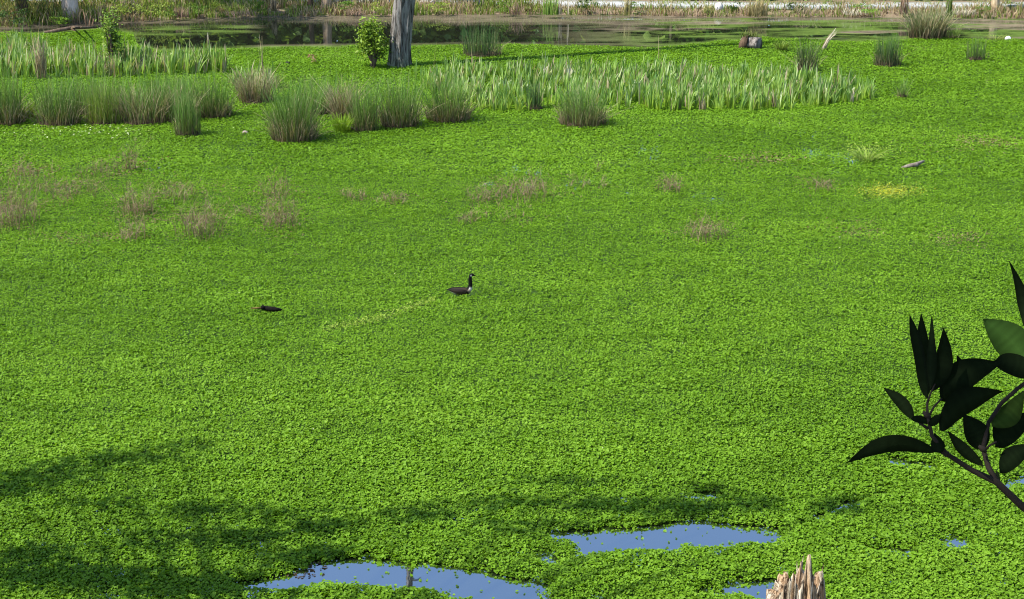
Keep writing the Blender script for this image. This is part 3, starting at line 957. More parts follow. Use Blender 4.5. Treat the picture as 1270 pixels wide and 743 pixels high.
# bank grass: tufts over the slope between water and path
mb = MB()
n = 34000
x = rng.uniform(-33, 33, n)
off = rng.uniform(-.15, 5.0, n) ** 1.0
y = shore(x) + off
px, py = to_px(x, y, .3)
lim = np.interp(px, [p[0] for p in pth], [p[1] for p in pth])
zg = ground_h(x, y)
pz = to_px(x, y, zg)[1]
den = fbm(x * .8, y * .9, 101, 3)
keep = (pz > lim + 4.6) & (den > .27)
x, y, zg, den, px = x[keep], y[keep], zg[keep], den[keep], px[keep]
m = len(x)
patch = fbm(x * .45, y * .6, 107, 3)
hh = (.26 + .75 * fbm(x * .6, y * .6, 111, 3) ** 1.5) * rng.uniform(.4, 1.2, m)
hh *= np.interp(px, [0, 200, 330, 520, 620, 760, 1000, 1270], [1.5, 1.5, 1.0, 1.3, 1.3, .75, .8, .8])
strawp = np.clip(.25 + .9 * sstep(.45, .62, patch) + .25 * sstep(760, 900, px), 0, .85)
straw = rng.random(m) < strawp
cb = np.where(straw[:, None], lerp([.17, .11, .07], [.28, .20, .12], rng.random(m)), lerp([.08, .13, .015], [.16, .22, .03], rng.random(m)))
ct = np.where(straw[:, None], lerp([.34, .26, .15], [.50, .42, .26], rng.random(m)), lerp([.12, .20, .03], [.30, .37, .08], rng.random(m)))
blades(mb, np.stack([x, y, zg - .02], -1), hh, rng.normal(0, .22, (m, 2)) * hh[:, None], .05 * rng.uniform(.6, 1.3, m), rng.uniform(0, .35, m), cb, ct, 3, .15)
tag(mb.build('bank_grass', M_GRASS), 'mixed green and straw grass growing along the far bank', 'grass', kind='stuff')

# shrubs and tall dead grasses on the bank
for (px_, py_, w_, h_, lab, colr, n_, ls) in [
    (18, 33, 40, 20, 'grey-green scrub under the drooping willow', DG, 260, .16),
    (150, 22, 40, 26, 'straggly yellow-green bush above the leafy sapling', YGL, 300, .14),
    (190, 22, 36, 22, 'light green bush on the far bank near the bend of the shore', YGL, 300, .13),
    (212, 21, 16, 10, 'small dark green bush at the shore bend', GR, 130, .12),
    (252, 18, 34, 17, 'round dark-hearted green bush beside the tan reeds on the bank', GR, 280, .12),
    (275, 17, 26, 14, 'yellowish bush right of the round dark-hearted bush', YGL, 200, .12),
    (326, 15, 14, 12, 'dark leafy bush beside a pale dead clump on the bank', GR, 140, .12),
    (428, 15, 26, 13, 'green bush between the tan trunk and the big grey trunk', GR, 220, .12),
    (470, 15, 22, 11, 'yellow-green bush just behind the big grey trunk', YGL, 180, .12),
    (540, 16, 34, 12, 'broad yellow-green bush right of the big grey trunk', YGL, 260, .12),
    (624, 15, 26, 13, 'dark green bush before the bright upright reeds', GR, 200, .12),
    (655, 17, 22, 13, 'dark bush with reddish stems on the far bank', ((.06, .07, .02), (.16, .13, .05)), 160, .11),
    (725, 14, 34, 14, 'dark green bush hiding part of the pale path', DG, 260, .12),
    (790, 14, 20, 11, 'olive bush at the water under the pale path', GR, 150, .12),
    (910, 13, 22, 10, 'dark bush beside the pale boulder', DG, 160, .12),
    (985, 12, 24, 8, 'low dark bush cutting into the pale path', DG, 140, .12),
    (1075, 16, 44, 12, 'fresh green low bush on the straw bank', ((.10, .20, .02), (.2, .32, .05)), 280, .11),
    (1035, 9, 22, 8, 'dark bush on the far edge of the straw bank', DG, 130, .12),
    (1218, 17, 22, 11, 'small fresh green bush left of the short pale trunk', GR, 150, .11),
    (1255, 10, 30, 12, 'olive bush right of the short pale trunk', GR, 180, .12)]:
    g = ground_point(px_, py_)
    shrub(px_, py_, w_, h_, lab, colr, n_, name='bank_shrub', lsize=ls, z=g[2], stem=False, group='bushes along the far bank', cat='bush')

for (px_, py_, w_, h_, lab, n_, cols, kw) in [
    (225, 21, 18, 13, 'pinkish tan dead grass heap at the bend of the shore', 90, PINK, {}),
    (160, 18, 26, 30, 'tall thin brown stalks at the edge of the willow', 40, TAN, {}),
    (340, 14, 8, 24, 'pale slender dead clump on the bank left of the dark narrow trunk', 30, TAN, {'spread': .06}),
    (695, 18, 5, 30, 'pair of tall straw reeds in front of bright green reeds', 10, PALE, {'spread': .03}),
    (704, 18, 3, 30, 'single straw reed right of the straw pair', 5, PALE, {'spread': .03}),
    (683, 18, 20, 26, 'bright green upright reeds on the far bank', 90, ((.12, .2, .03), (.2, .32, .06)), {'spread': .08, 'droop': .05}),
    (640, 18, 18, 18, 'reddish crossing stalks at the water edge', 40, PINK, {'spread': .35}),
    (778, 18, 10, 26, 'yellow-tan tall grass before the pale path', 60, ((.2, .18, .06), (.42, .36, .16)), {'spread': .12}),
    (832, 18, 3, 26, 'very thin dry stalk before the pale path', 5, TAN, {'spread': .03}),
    (880, 16, 16, 18, 'arching yellow reed leaves left of the boulder', 40, ((.18, .2, .05), (.42, .4, .16)), {'spread': .35, 'droop': .4}),
    (940, 20, 24, 28, 'loose tall tan grass rising behind the cut log', 130, ((.2, .17, .07), (.44, .36, .18)), {'spread': .16}),
    (1120, 17, 10, 30, 'leaning pinkish straw sheaf left of the bushy reeds', 70, PINK, {'spread': .08, 'lean': (.05, 0)}),
    (1166, 46, 8, 52, 'tall bleached stalks springing from the bushy reed clump', 16, PALE, {'spread': .10}),
    (1176, 20, 8, 26, 'dense upright green reeds right of the bleached stalks', 90, ((.05, .08, .015), (.14, .2, .04)), {'spread': .05, 'droop': .03}),
    (1000, 17, 30, 12, 'low crossing straw stalks on the bank right of the boulder', 70, TAN, {'spread': .4, 'droop': .3}),
    (1060, 18, 30, 9, 'short pale straw at the water under the fresh green bush', 60, PALE, {'spread': .4, 'droop': .3}),
    (1195, 18, 30, 10, 'pale flattened straw patch left of the small fresh bush', 80, PALE, {'spread': .4, 'droop': .4}),
    (850, 19, 40, 8, 'reddish dry stalks trailing at the water edge', 80, PINK, {'spread': .4, 'droop': .4}),
    (300, 19, 40, 8, 'brown dry litter of stalks on the mud under the path', 80, PINK, {'spread': .4, 'droop': .4}),
    (450, 17, 40, 8, 'reddish low stalks at the water left of the big trunk', 90, PINK, {'spread': .4, 'droop': .4})]:
    g = ground_point(px_, min(py_, 19)) if py_ < 30 else np.zeros(3)
    stalk_clump(px_, py_, w_, h_, lab, n_, cols, z=max(0., g[2] - .02) if py_ < 30 else 0., group='stalk clumps along the far bank', **kw)


def boulder(px, py, wpx, hpx, label, col, name='boulder', z=0., cat='rock', seed=1):
    c = P(px, py, z); s = scale_at(py); R = wpx / s / 2; h = hpx / s
    mb = MB(); nu, nv = 18, 10
    V = []
    for j in range(nv + 1):
        p = -.35 + (math.pi / 2 + .35) * j / nv
        for i in range(nu):
            a = 2 * math.pi * i / nu
            d = 1 + .35 * (float(vnoise(math.cos(a) * 1.7 + seed, math.sin(a) * 1.7 + p * 1.5, seed)) - .5)
            V.append((c[0] + math.cos(a) * math.cos(p) * R * d, c[1] + math.sin(a) * math.cos(p) * R * .8 * d, z + math.sin(p) * h * d))
    Q = [(j * nu + i, j * nu + (i + 1) % nu, (j + 1) * nu + (i + 1) % nu, (j + 1) * nu + i) for j in range(nv) for i in range(nu)]
    mb.add(V, Q, None, col)
    return tag(mb.build(name, M_PLAIN, None, smooth=True, loc=c), label, cat)


g = ground_point(891, 12)
boulder(891, 12, 14, 8, 'pale grey boulder on the far bank before the path', (.48, .46, .44), z=g[2])
boulder(1250, 49, 8, 4, 'small white lump of litter floating at the far shore', (.75, .74, .70), name='litter', cat='litter', seed=5)
boulder(304, 166, 9, 4, 'small grey-brown stone left of the nearest shaggy rush clump', (.26, .21, .17), name='stone', seed=7)
boulder(818, 170, 5, 3, 'tiny dark clod in the weed below the sword-leaf bed', (.03, .03, .025), name='mud_clod', cat='clod', seed=9)
boulder(357, 80, 6, 3.5, 'small black lump in the far weed left of the withered plant', (.012, .012, .012), name='mud_clod', cat='clod', seed=11)

# short pale trunk on the right bank
g = ground_point(1232, 18)
o = thing('tree', g, 'short pale trunk with sunlit straw side on the right of the far bank', 'tree')
mb = MB(); taper_trunk(mb, g, (.1, .2), 9., .2, .1, .3, 16, 24, .12, 13, None, (1.0, .85, .6))
mb.build('trunk', M_BARK_PALE, o, smooth=True)


def crown(o, ctr, R, h, n, col, lsize, name='crown'):
    nl = max(6, n // 80)
    cs = []
    for k in range(nl):
        v = np.array([random.gauss(0, 1), random.gauss(0, 1), random.gauss(0, 1)]); v /= np.linalg.norm(v)
        v *= random.random() ** .35
        cs.append(np.array(ctr) + v * np.array([R, R, h / 2]) * .85)
    cs = np.array(cs)
    i = rng.integers(0, nl, n)
    pos = cs[i] + rng.normal(0, 1, (n, 3)) * np.array([R, R, h / 2]) * .13
    mb = MB()
    leafs(mb, pos, lsize * rng.uniform(.7, 1.3, n), lsize * .55, rng.normal(0, .6, n), lerp(np.array(col[0]), np.array(col[1]), rng.random(n)))
    mb.build(name, M_LEAF, o)
    return cs


crown(o, g + np.array([.1, .2, 10]), 2.6, 5, 1500, DG, .3)

for (px_, r_, tint, lab) in [(384, .13, (.22, .16, .12), 'narrow dark brown trunk on the far bank beside the tan one'), (404, .25, (.78, .60, .42), 'tan trunk with flared foot on the far bank')]:
    g = ground_point(px_, 15)
    o = thing('tree', g, lab, 'tree')
    mb = MB(); taper_trunk(mb, g, (.2, .3), 11., r_, r_ * .5, .45, 20, 30, .14, int(px_), None, tint)
    mb.build('trunk', M_BARK_PALE, o, smooth=True)
    crown(o, g + np.array([.2, .3, 12]), 2.6, 6, 1800, DG, .32)

# pale thick trunk at the left, behind the willow
g = ground_point(88, 22)
o = thing('tree', g, 'thick pale-barked trunk with reddish foot right of the drooping willow', 'tree')
mb = MB(); taper_trunk(mb, g, (.3, .5), 12., .42, .22, .25, 24, 40, .10, 17, (.25, (.55, .30, .24)), (1.15, 1.05, .98))
mb.build('trunk', M_BARK_PALE, o, smooth=True)
crown(o, g + np.array([.3, .5, 13]), 4.5, 8, 3500, DG, .35)

# drooping willow
g = ground_point(30, 26)
o = thing('willow_tree', g, 'drooping willow with hanging yellow-green curtains over the left shore', 'tree')
mb = MB(); taper_trunk(mb, g, (-.5, 0), 6., .32, .2, .3, 18, 24, .12, 19)
for k in range(9):
    a = k * .7; L = 1.6 + random.random() * 1.4
    q = g + np.array([-.3, 0, 4.2 + .2 * k])
    tube(mb, [q + np.array([math.cos(a) * L * t, math.sin(a) * L * .8 * t, 1.6 * t - .9 * t * t]) for t in np.linspace(0, 1, 6)], np.linspace(.12, .03, 6), 7)
mb.build('trunk', M_BARK_BROWN, o, smooth=True)
mb = MB()
for k in range(230):
    a = random.uniform(0, 6.28); r = 2.5 * math.sqrt(random.random())
    x0, y0 = g[0] - .3 + math.cos(a) * r * .9, g[1] - .4 + math.sin(a) * r * .7
    if abs(x0 - (g[0] + .42)) < .16: continue
    z1 = g[2] + 5.6 - .25 * r * r + random.uniform(-.4, .4); z0 = g[2] + random.uniform(.05, 1.5)
    m = int((z1 - z0) * 15)
    t = rng.random(m)
    pos = np.stack([x0 + rng.normal(0, .06, m), y0 + rng.normal(0, .06, m), z0 + (z1 - z0) * t], -1)
    yl = random.random() < .25 + .5 * (x0 < g[0] + .2)  # sunlit left half of the curtain is put into the leaf colour
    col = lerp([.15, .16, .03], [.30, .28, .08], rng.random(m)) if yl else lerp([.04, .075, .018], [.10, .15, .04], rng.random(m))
    leafs(mb, pos, .20, .045, -1.2 + rng.normal(0, .25, m), col)
mb.build('crown', M_LEAF, o)

# fallen branch and pale broken stalks at the left shore
c = P(60, 39)
o = thing('fallen_branch', c, 'bare forked branch fallen across the weed at the left shore', 'branch')
mb = MB()
tube(mb, [P(55, 40, .03), P(75, 37, .12), P(92, 34, .18), P(110, 34, .15), P(124, 33, .1)], [.05, .09, .09, .07, .04], 8, (1, 1, 1), .2)
tube(mb, [P(88, 35, .18), P(93, 38, .05), P(95, 41, .0)], [.05, .05, .03], 7, (1.6, 1.5, 1.3), .2)
tube(mb, [P(90, 34, .15), P(91, 34, .45), P(93, 34, .8)], [.05, .04, .02], 7, (1.7, 1.6, 1.4), .2)
tube(mb, [P(101, 34, .15), P(101.5, 34, .5), P(100.5, 34, .85)], [.05, .04, .03], 7, (1.7, 1.6, 1.4), .2)
mb.build('bough', M_BARK_BROWN, o, smooth=True)
c = P(109, 35)
mb = MB()
for (dx, hh, ln) in [(-.05, .85, -.1), (.08, .6, .12), (.22, .5, .15)]:
    tube(mb, [c + np.array([dx, 0, 0]), c + np.array([dx + ln * .4, 0, hh * .5]), c + np.array([dx + ln, 0, hh])], [.045, .04, .02], 7, (1.5, 1.3, 1.15), .2)
tag(mb.build('broken_stalks', M_BARK_BROWN, None, smooth=True, loc=c), 'three short broken stalks standing beside the fallen branch', 'dead stalks')

# floating plank-like log in the right weed, black stick near the bird
c = P(1132, 206)
o = thing('driftwood', c, 'pale grey sliver of driftwood lying tilted in the right weed', 'driftwood')
mb = MB()
tube(mb, [P(1118, 208, .05), P(1126, 206, .10), P(1136, 204, .15), P(1143, 201, .18), P(1147, 199, .16)], [.025, .065, .075, .05, .012], 9, (.50, .47, .43), .25, 5)
mb.build('wood', M_BARK_PALE, o, smooth=True)
c = P(337, 383)
o = thing('floating_stick', c, 'black waterlogged stick floating left of the bird', 'stick')
mb = MB()
tube(mb, [P(325, 380.5, .19), P(329, 382, .16), P(335, 383, .15), P(342, 384, .14), P(350, 384.5, .12)], [.05, .05, .06, .05, .02], 9, (.04, .035, .035), .3, 8)
tube(mb, [P(326, 381, .2), P(326, 383, .1)], [.05, .045], 7, (.04, .035, .035), .2)
mb.build('wood', M_BARK_BROWN, o, smooth=True)
mb = MB()
tube(mb, [P(311, 382.5, .14), P(318, 382, .15), P(325, 382, .15)], [.012, .02, .02], 7, (1.5, 1.4, .7), .2)
mb.build('bark_strip', M_BARK_BROWN, o, smooth=True)

# cut log with a plant on it
c = P(933, 60)
s = scale_at(60)
o = thing('cut_log', c, 'sawn grey log end with rotten reddish side, plants sprouting on top', 'log')
mb = MB()
ax = np.array([.80, -.6, 0])
b0 = c + np.array([-.42, .25, .26])
tube(mb, [b0 + ax * t for t in (0, .2, .45, .7, .88)], [.30, .34, .32, .31, .31], 20, (1.1, 1.05, 1.0), .16, 4)
mb.build('log', M_BARK_GREY, o, smooth=False)
mb = MB()
tube(mb, [c + np.array([-.42, -.15, -.02]), c + np.array([-.42, -.12, .25]), c + np.array([-.34, -.08, .5]), c + np.array([-.24, -.05, .62])], [.24, .23, .16, .04], 13, (.85, .76, .68), .45, 6)
mb.build('rotten_wood', M_BARK_BROWN, o, smooth=False)
n = 90
base = c + np.stack([rng.normal(-.15, .22, n), rng.normal(0, .1, n), rng.uniform(.45, .6, n)], -1)
mb = MB(); hh = rng.uniform(.12, .4, n)
blades(mb, base, hh, rng.normal(0, .3, (n, 2)) * hh[:, None], .04, .1, lerp([.06, .08, .02], [.1, .12, .03], rng.random(n)), lerp([.14, .2, .04], [.3, .32, .1], rng.random(n)), 3)
mb.build('sprouts', M_GRASS, o)

# woodland behind the path: read only as one dark mass and in the reflections
mb = MB()
for k in range(190):
    x = random.uniform(-75, 75); y = random.uniform(90.5, 112); H = random.uniform(6, 15)
    if k % 2: x, y, H = -75 + 150 * k / 190, random.uniform(91, 93), random.uniform(6, 10)
    z = float(ground_h(np.array([x]), np.array([y]))[0])
    n, nl = (1500, 40) if k % 2 else (420, 16)
    cs = np.stack([x + rng.normal(0, 1.7, nl), y + rng.normal(0, 1.5, nl), z + H * rng.uniform(.03 if k % 2 else .25, 1, nl)], -1)
    pos = cs[rng.integers(0, nl, n)] + rng.normal(0, .55, (n, 3))
    pos[:, 2] = np.maximum(pos[:, 2], z + .1)
    pos[:, 1] = np.maximum(pos[:, 1], 88.9)
    tone = random.choice([1.2, 2.6, 3.6, 4.4]) if k % 2 else random.uniform(.7, 1.4)
    hue = random.choice([(1, 1, 1), (1.25, 1.05, .9), (1.5, 1.15, 1.0), (.9, 1.1, .8)]) if k % 2 else (1, 1, 1)
    big = .72 if k % 2 else .55
    leafs(mb, pos, big, big * .72, rng.normal(.3, .6, n), lerp(np.array([.018, .040, .010]) * tone * hue, np.array([.06, .10, .020]) * tone * hue, rng.random(n)))
    tube(mb, [(x, y, z - .1), (x + .1, y, z + H * .4), (x + .2, y, z + H * .85)], [.22, .16, .04], 7, (.09, .07, .055))
tag(mb.build('woodland', M_LEAF), 'dark green woodland massed beyond the pale path', 'trees', kind='stuff')


# ---------------------------------------------------------------- goose
def goose():
    c = P(571, 366.0, .06)
    GZ = .075
    o = thing('goose', (c[0], c[1], .05), 'dark goose with black upright neck and white cheek swimming through the weed', 'goose')
    # rings: x, z, half-width, half-height, axis angle (0 forward, 90 up), colour
    K, BR, DK, WH, BUF = (.004, .004, .004), (.030, .020, .014), (.008, .006, .005), (.60, .58, .52), (.30, .24, .17)
    R = [(-.335, .145, .008, .006, 0, K, K), (-.30, .148, .040, .016, 0, K, WH), (-.24, .136, .070, .036, 0, DK, WH), (-.17, .115, .100, .064, 0, BR, WH), (-.08, .096, .120, .080, 0, BR, DK),
         (.02, .090, .125, .086, 4, BR, DK), (.11, .098, .115, .088, 10, BR, DK), (.175, .118, .095, .092, 25, BR, DK), (.215, .148, .070, .078, 48, DK, BUF), (.240, .190, .052, .060, 70, K, WH),
         (.248, .235, .048, .054, 84, K, K), (.248, .31, .043, .049, 92, K, K), (.243, .38, .039, .046, 94, K, K), (.240, .44, .037, .043, 88, K, K), (.246, .488, .034, .040, 62, K, K),
         (.266, .522, .037, .040, 25, K, WH), (.294, .528, .035, .037, -4, K, K), (.320, .520, .024, .026, -14, K, K), (.343, .511, .016, .017, -14, K, K), (.376, .502, .011, .009, -14, K, K), (.388, .498, .003, .003, -14, K, K)]
    nS = 18
    V, C = [], []
    for (x, z, w, h, ang, ct, cb) in R:
        a = math.radians(ang)
        for k in range(nS):
            t = 2 * math.pi * k / nS
            up, sd = math.cos(t) * h, math.sin(t) * w
            V.append((c[0] + x - math.sin(a) * up, c[1] + sd, GZ + z - .02 + math.cos(a) * up))
            low = math.cos(t) < (.2 if .17 < x < .25 else -.25)
            C.append(cb if low else ct)
    C = np.array(C, float)
    # white chinstrap on the sides of the head
    for k in range(nS):
        t = 2 * math.pi * k / nS
        if abs(math.sin(t)) > .6 and math.cos(t) < .2:
            C[15 * nS + k] = (.42, .41, .38)
    Q = [(i * nS + k, i * nS + (k + 1) % nS, (i + 1) * nS + (k + 1) % nS, (i + 1) * nS + k) for i in range(len(R) - 1) for k in range(nS)]
    mb = MB(); mb.add(V, Q, None, C)
    b = mb.build('body', M_FEATHER, o, smooth=True)
    sb = b.modifiers.new('sub', 'SUBSURF'); sb.levels = 1; sb.render_levels = 1
    for sgn in (-1, 1):
        mb = MB(); V, C = [], []
        prof = [(-.31, .150, .006, .004), (-.26, .152, .020, .020), (-.17, .148, .040, .034), (-.06, .136, .050, .046), (.05, .130, .048, .050), (.12, .128, .034, .040), (.165, .128, .008, .012)]
        for i, (x, z, w, h) in enumerate(prof):
            yy = .085 * (1 - ((x + .02) / .34) ** 2) + .010
            for k in range(12):
                t = 2 * math.pi * k / 12
                V.append((c[0] + x, c[1] + sgn * (yy + math.sin(t) * w * .7), GZ - .02 + z + math.cos(t) * h))
                f = .5 + .5 * math.cos(t)
                C.append(lerp((.060, .042, .030), (.010, .008, .007), np.array(f if i > 1 else 1.0)))
        Q = [(i * 12 + k, i * 12 + (k + 1) % 12, (i + 1) * 12 + (k + 1) % 12, (i + 1) * 12 + k) for i in range(len(prof) - 1) for k in range(12)]
        mb.add(V, Q, None, np.array(C))
        mb.build('wing', M_FEATHER, o, smooth=True)
    for sgn in (-1, 1):
        mb = MB()
        e = np.array([c[0] + .285, c[1] + sgn * .033, .513 + GZ])
        tube(mb, [e - np.array([.005, 0, 0]), e, e + np.array([.005, 0, 0])], [.002, .0055, .002], 8, (.004, .003, .003))
        mb.build('eye', M_FEATHER, o, smooth=True)


goose()


# ---------------------------------------------------------------- broken snag in the foreground
def snag():
    d0 = 16.0
    tip = PD(997, 685, d0)
    s = F0 / d0
    cx = PD(987, 743, d0)
    R = 35 / s
    c = np.array([cx[0], cx[1], float(ground_h(np.array([cx[0]]), np.array([cx[1]]))[0])])
    ztop = tip[2] + .16
    zb = cx[2]
    o = thing('broken_snag', c, 'splintered cream and rust stump top jutting up at the bottom edge', 'stump')
    ns = 160
    a = np.linspace(0, 2 * np.pi, ns, endpoint=False)      # angle 0 = to the right, -90 = to the camera
    full = ztop - zb
    x = np.cos(a)
    front = np.sin(a) < .25
    def spike(x0, w, h, p=1.0):
        return h * np.clip(1 - (np.abs(x - x0) / w), 0, 1) ** p
    hf = np.maximum.reduce([spike(.30, .46, 1.03, 1.0), spike(-.34, .55, .66, .85), spike(.10, .36, .60), spike(.95, .12, .58, .8), spike(-.62, .2, .42)])
    hb = np.maximum.reduce([spike(.3, .4, .55, 1.2), spike(-.35, .5, .35), spike(.96, .1, .45)])
    ht = np.where(front, hf, hb)
    ht = ht + (vnoise(a * 14, a * 0 + 2, 3) - .5) * .035 + (vnoise(a * 60, a * 0 + 5, 4) - .5) * .075
    top = zb + full * np.clip(ht, -.15, 1.02)
    rows = 26
    V, C = [], []
    for i in range(rows + 1):
        q = i / rows
        z = c[2] - .15 + (top - c[2] + .15) * q ** .75
        rr = R * (1 + .35 * np.exp(-(z - c[2]) / .5))
        rr = rr * (1 - .22 * sstep(zb - .1, ztop, z))
        ridge = (vnoise(a * 9, z * .35, 11) - .5) * .20 + (vnoise(a * 30, z * 1.0, 12) - .5) * .20 + (vnoise(a * 8, z * 9, 14) - .5) * .05
        rr = rr * (1 + ridge)
        V.append(np.stack([c[0] + np.cos(a) * rr, c[1] + np.sin(a) * rr * .85, z], -1))
        k = vnoise(a * 10, z * .8, 15)
        C.append(lerp([1.06, 1.07, 1.04], [.88, .68, .50], sstep(.52, .8, k)))
    out_top = V[-1]
    # inner hollow wall
    for q in (.0, .35, 1.0):
        z = top - .02 - q * np.maximum(top - (zb - .25), .1)
        rr = R * (.62 - .1 * q) * (1 + (vnoise(a * 9, z * 2, 18) - .5) * .25)
        V.append(np.stack([c[0] + np.cos(a) * rr * (1 if q else 1.12), c[1] + np.sin(a) * rr * .85 * (1 if q else 1.12), z], -1))
        C.append(np.tile([.75, .58, .44], (ns, 1)))
    m = len(V)
    Q = [(i * ns + k, i * ns + (k + 1) % ns, (i + 1) * ns + (k + 1) % ns, (i + 1) * ns + k) for i in range(m - 1) for k in range(ns)]
    ce = len(V) * ns
    Vv = np.concatenate(V + [np.array([[c[0], c[1], zb - .3]])]); Cc = np.concatenate(C + [np.array([[.5, .38, .3]])])
    T = [((m - 1) * ns + k, (m - 1) * ns + (k + 1) % ns, ce) for k in range(ns)]
    mb = MB(); mb.add(Vv, Q, T, Cc)
    for k in range(46):                                     # loose splinters along the torn edge
        i = random.randrange(ns)
        if not front[i] and random.random() < .6: continue
        b = out_top[i] * 1.0; b[2] -= random.uniform(.12, .4)
        h = random.uniform(.05, .17); dx, dy = random.uniform(-.03, .05), random.uniform(-.03, .03)
        r = random.uniform(.006, .016)
        tube(mb, [b, b + [dx * .4, dy * .4, h * .6], b + [dx, dy, h + .1]], [r, r * .8, .001], 5, (1.1, 1.05, 1.0) if k % 3 else (.45, .36, .3), .2)
    mb.build('wood', M_SNAG, o)


snag()


# ---------------------------------------------------------------- foreground tree: the dark branch reaching in
def leaf_blade(base, tip, width, bend, roll, col, n=18):
    base = np.array(base); tip = np.array(tip)
    ax = tip - base; L = np.linalg.norm(ax); ax /= L
    view = np.array([0, CT, -ST])
    side = np.cross(ax, view); side /= np.linalg.norm(side)
    nrm = np.cross(side, ax)
    sd = side * math.cos(roll) + nrm * math.sin(roll)
    nr = np.cross(sd, ax)
    V, Q = [], []
    t = np.linspace(0, 1, n + 1)
    for i, q in enumerate(t):
        w = width / 2 * max(.02, (math.sin(math.pi * min(1, q ** .82)) ** .85)) * (1 - .15 * q)
        mid = base + ax * L * q + side * bend * L * math.sin(math.pi * q) + nr * (-.10) * L * q * q
        rip = .06 * width * math.sin(q * 9 + roll * 5)
        V += [mid - sd * w + nr * (w * .30 + rip), mid, mid + sd * w + nr * (w * .30 - rip)]
    for i in range(n):
        j = i * 3
        Q += [(j, j + 1, j + 4, j + 3), (j + 1, j + 2, j + 5, j + 4)]
    C = np.tile(np.array(col, float), (len(V), 1)); C[1::3] *= 1.7
    C *= (1 + .12 * np.sin(np.arange(len(V)) // 3 * 2.6))[:, None]
    return V, Q, C


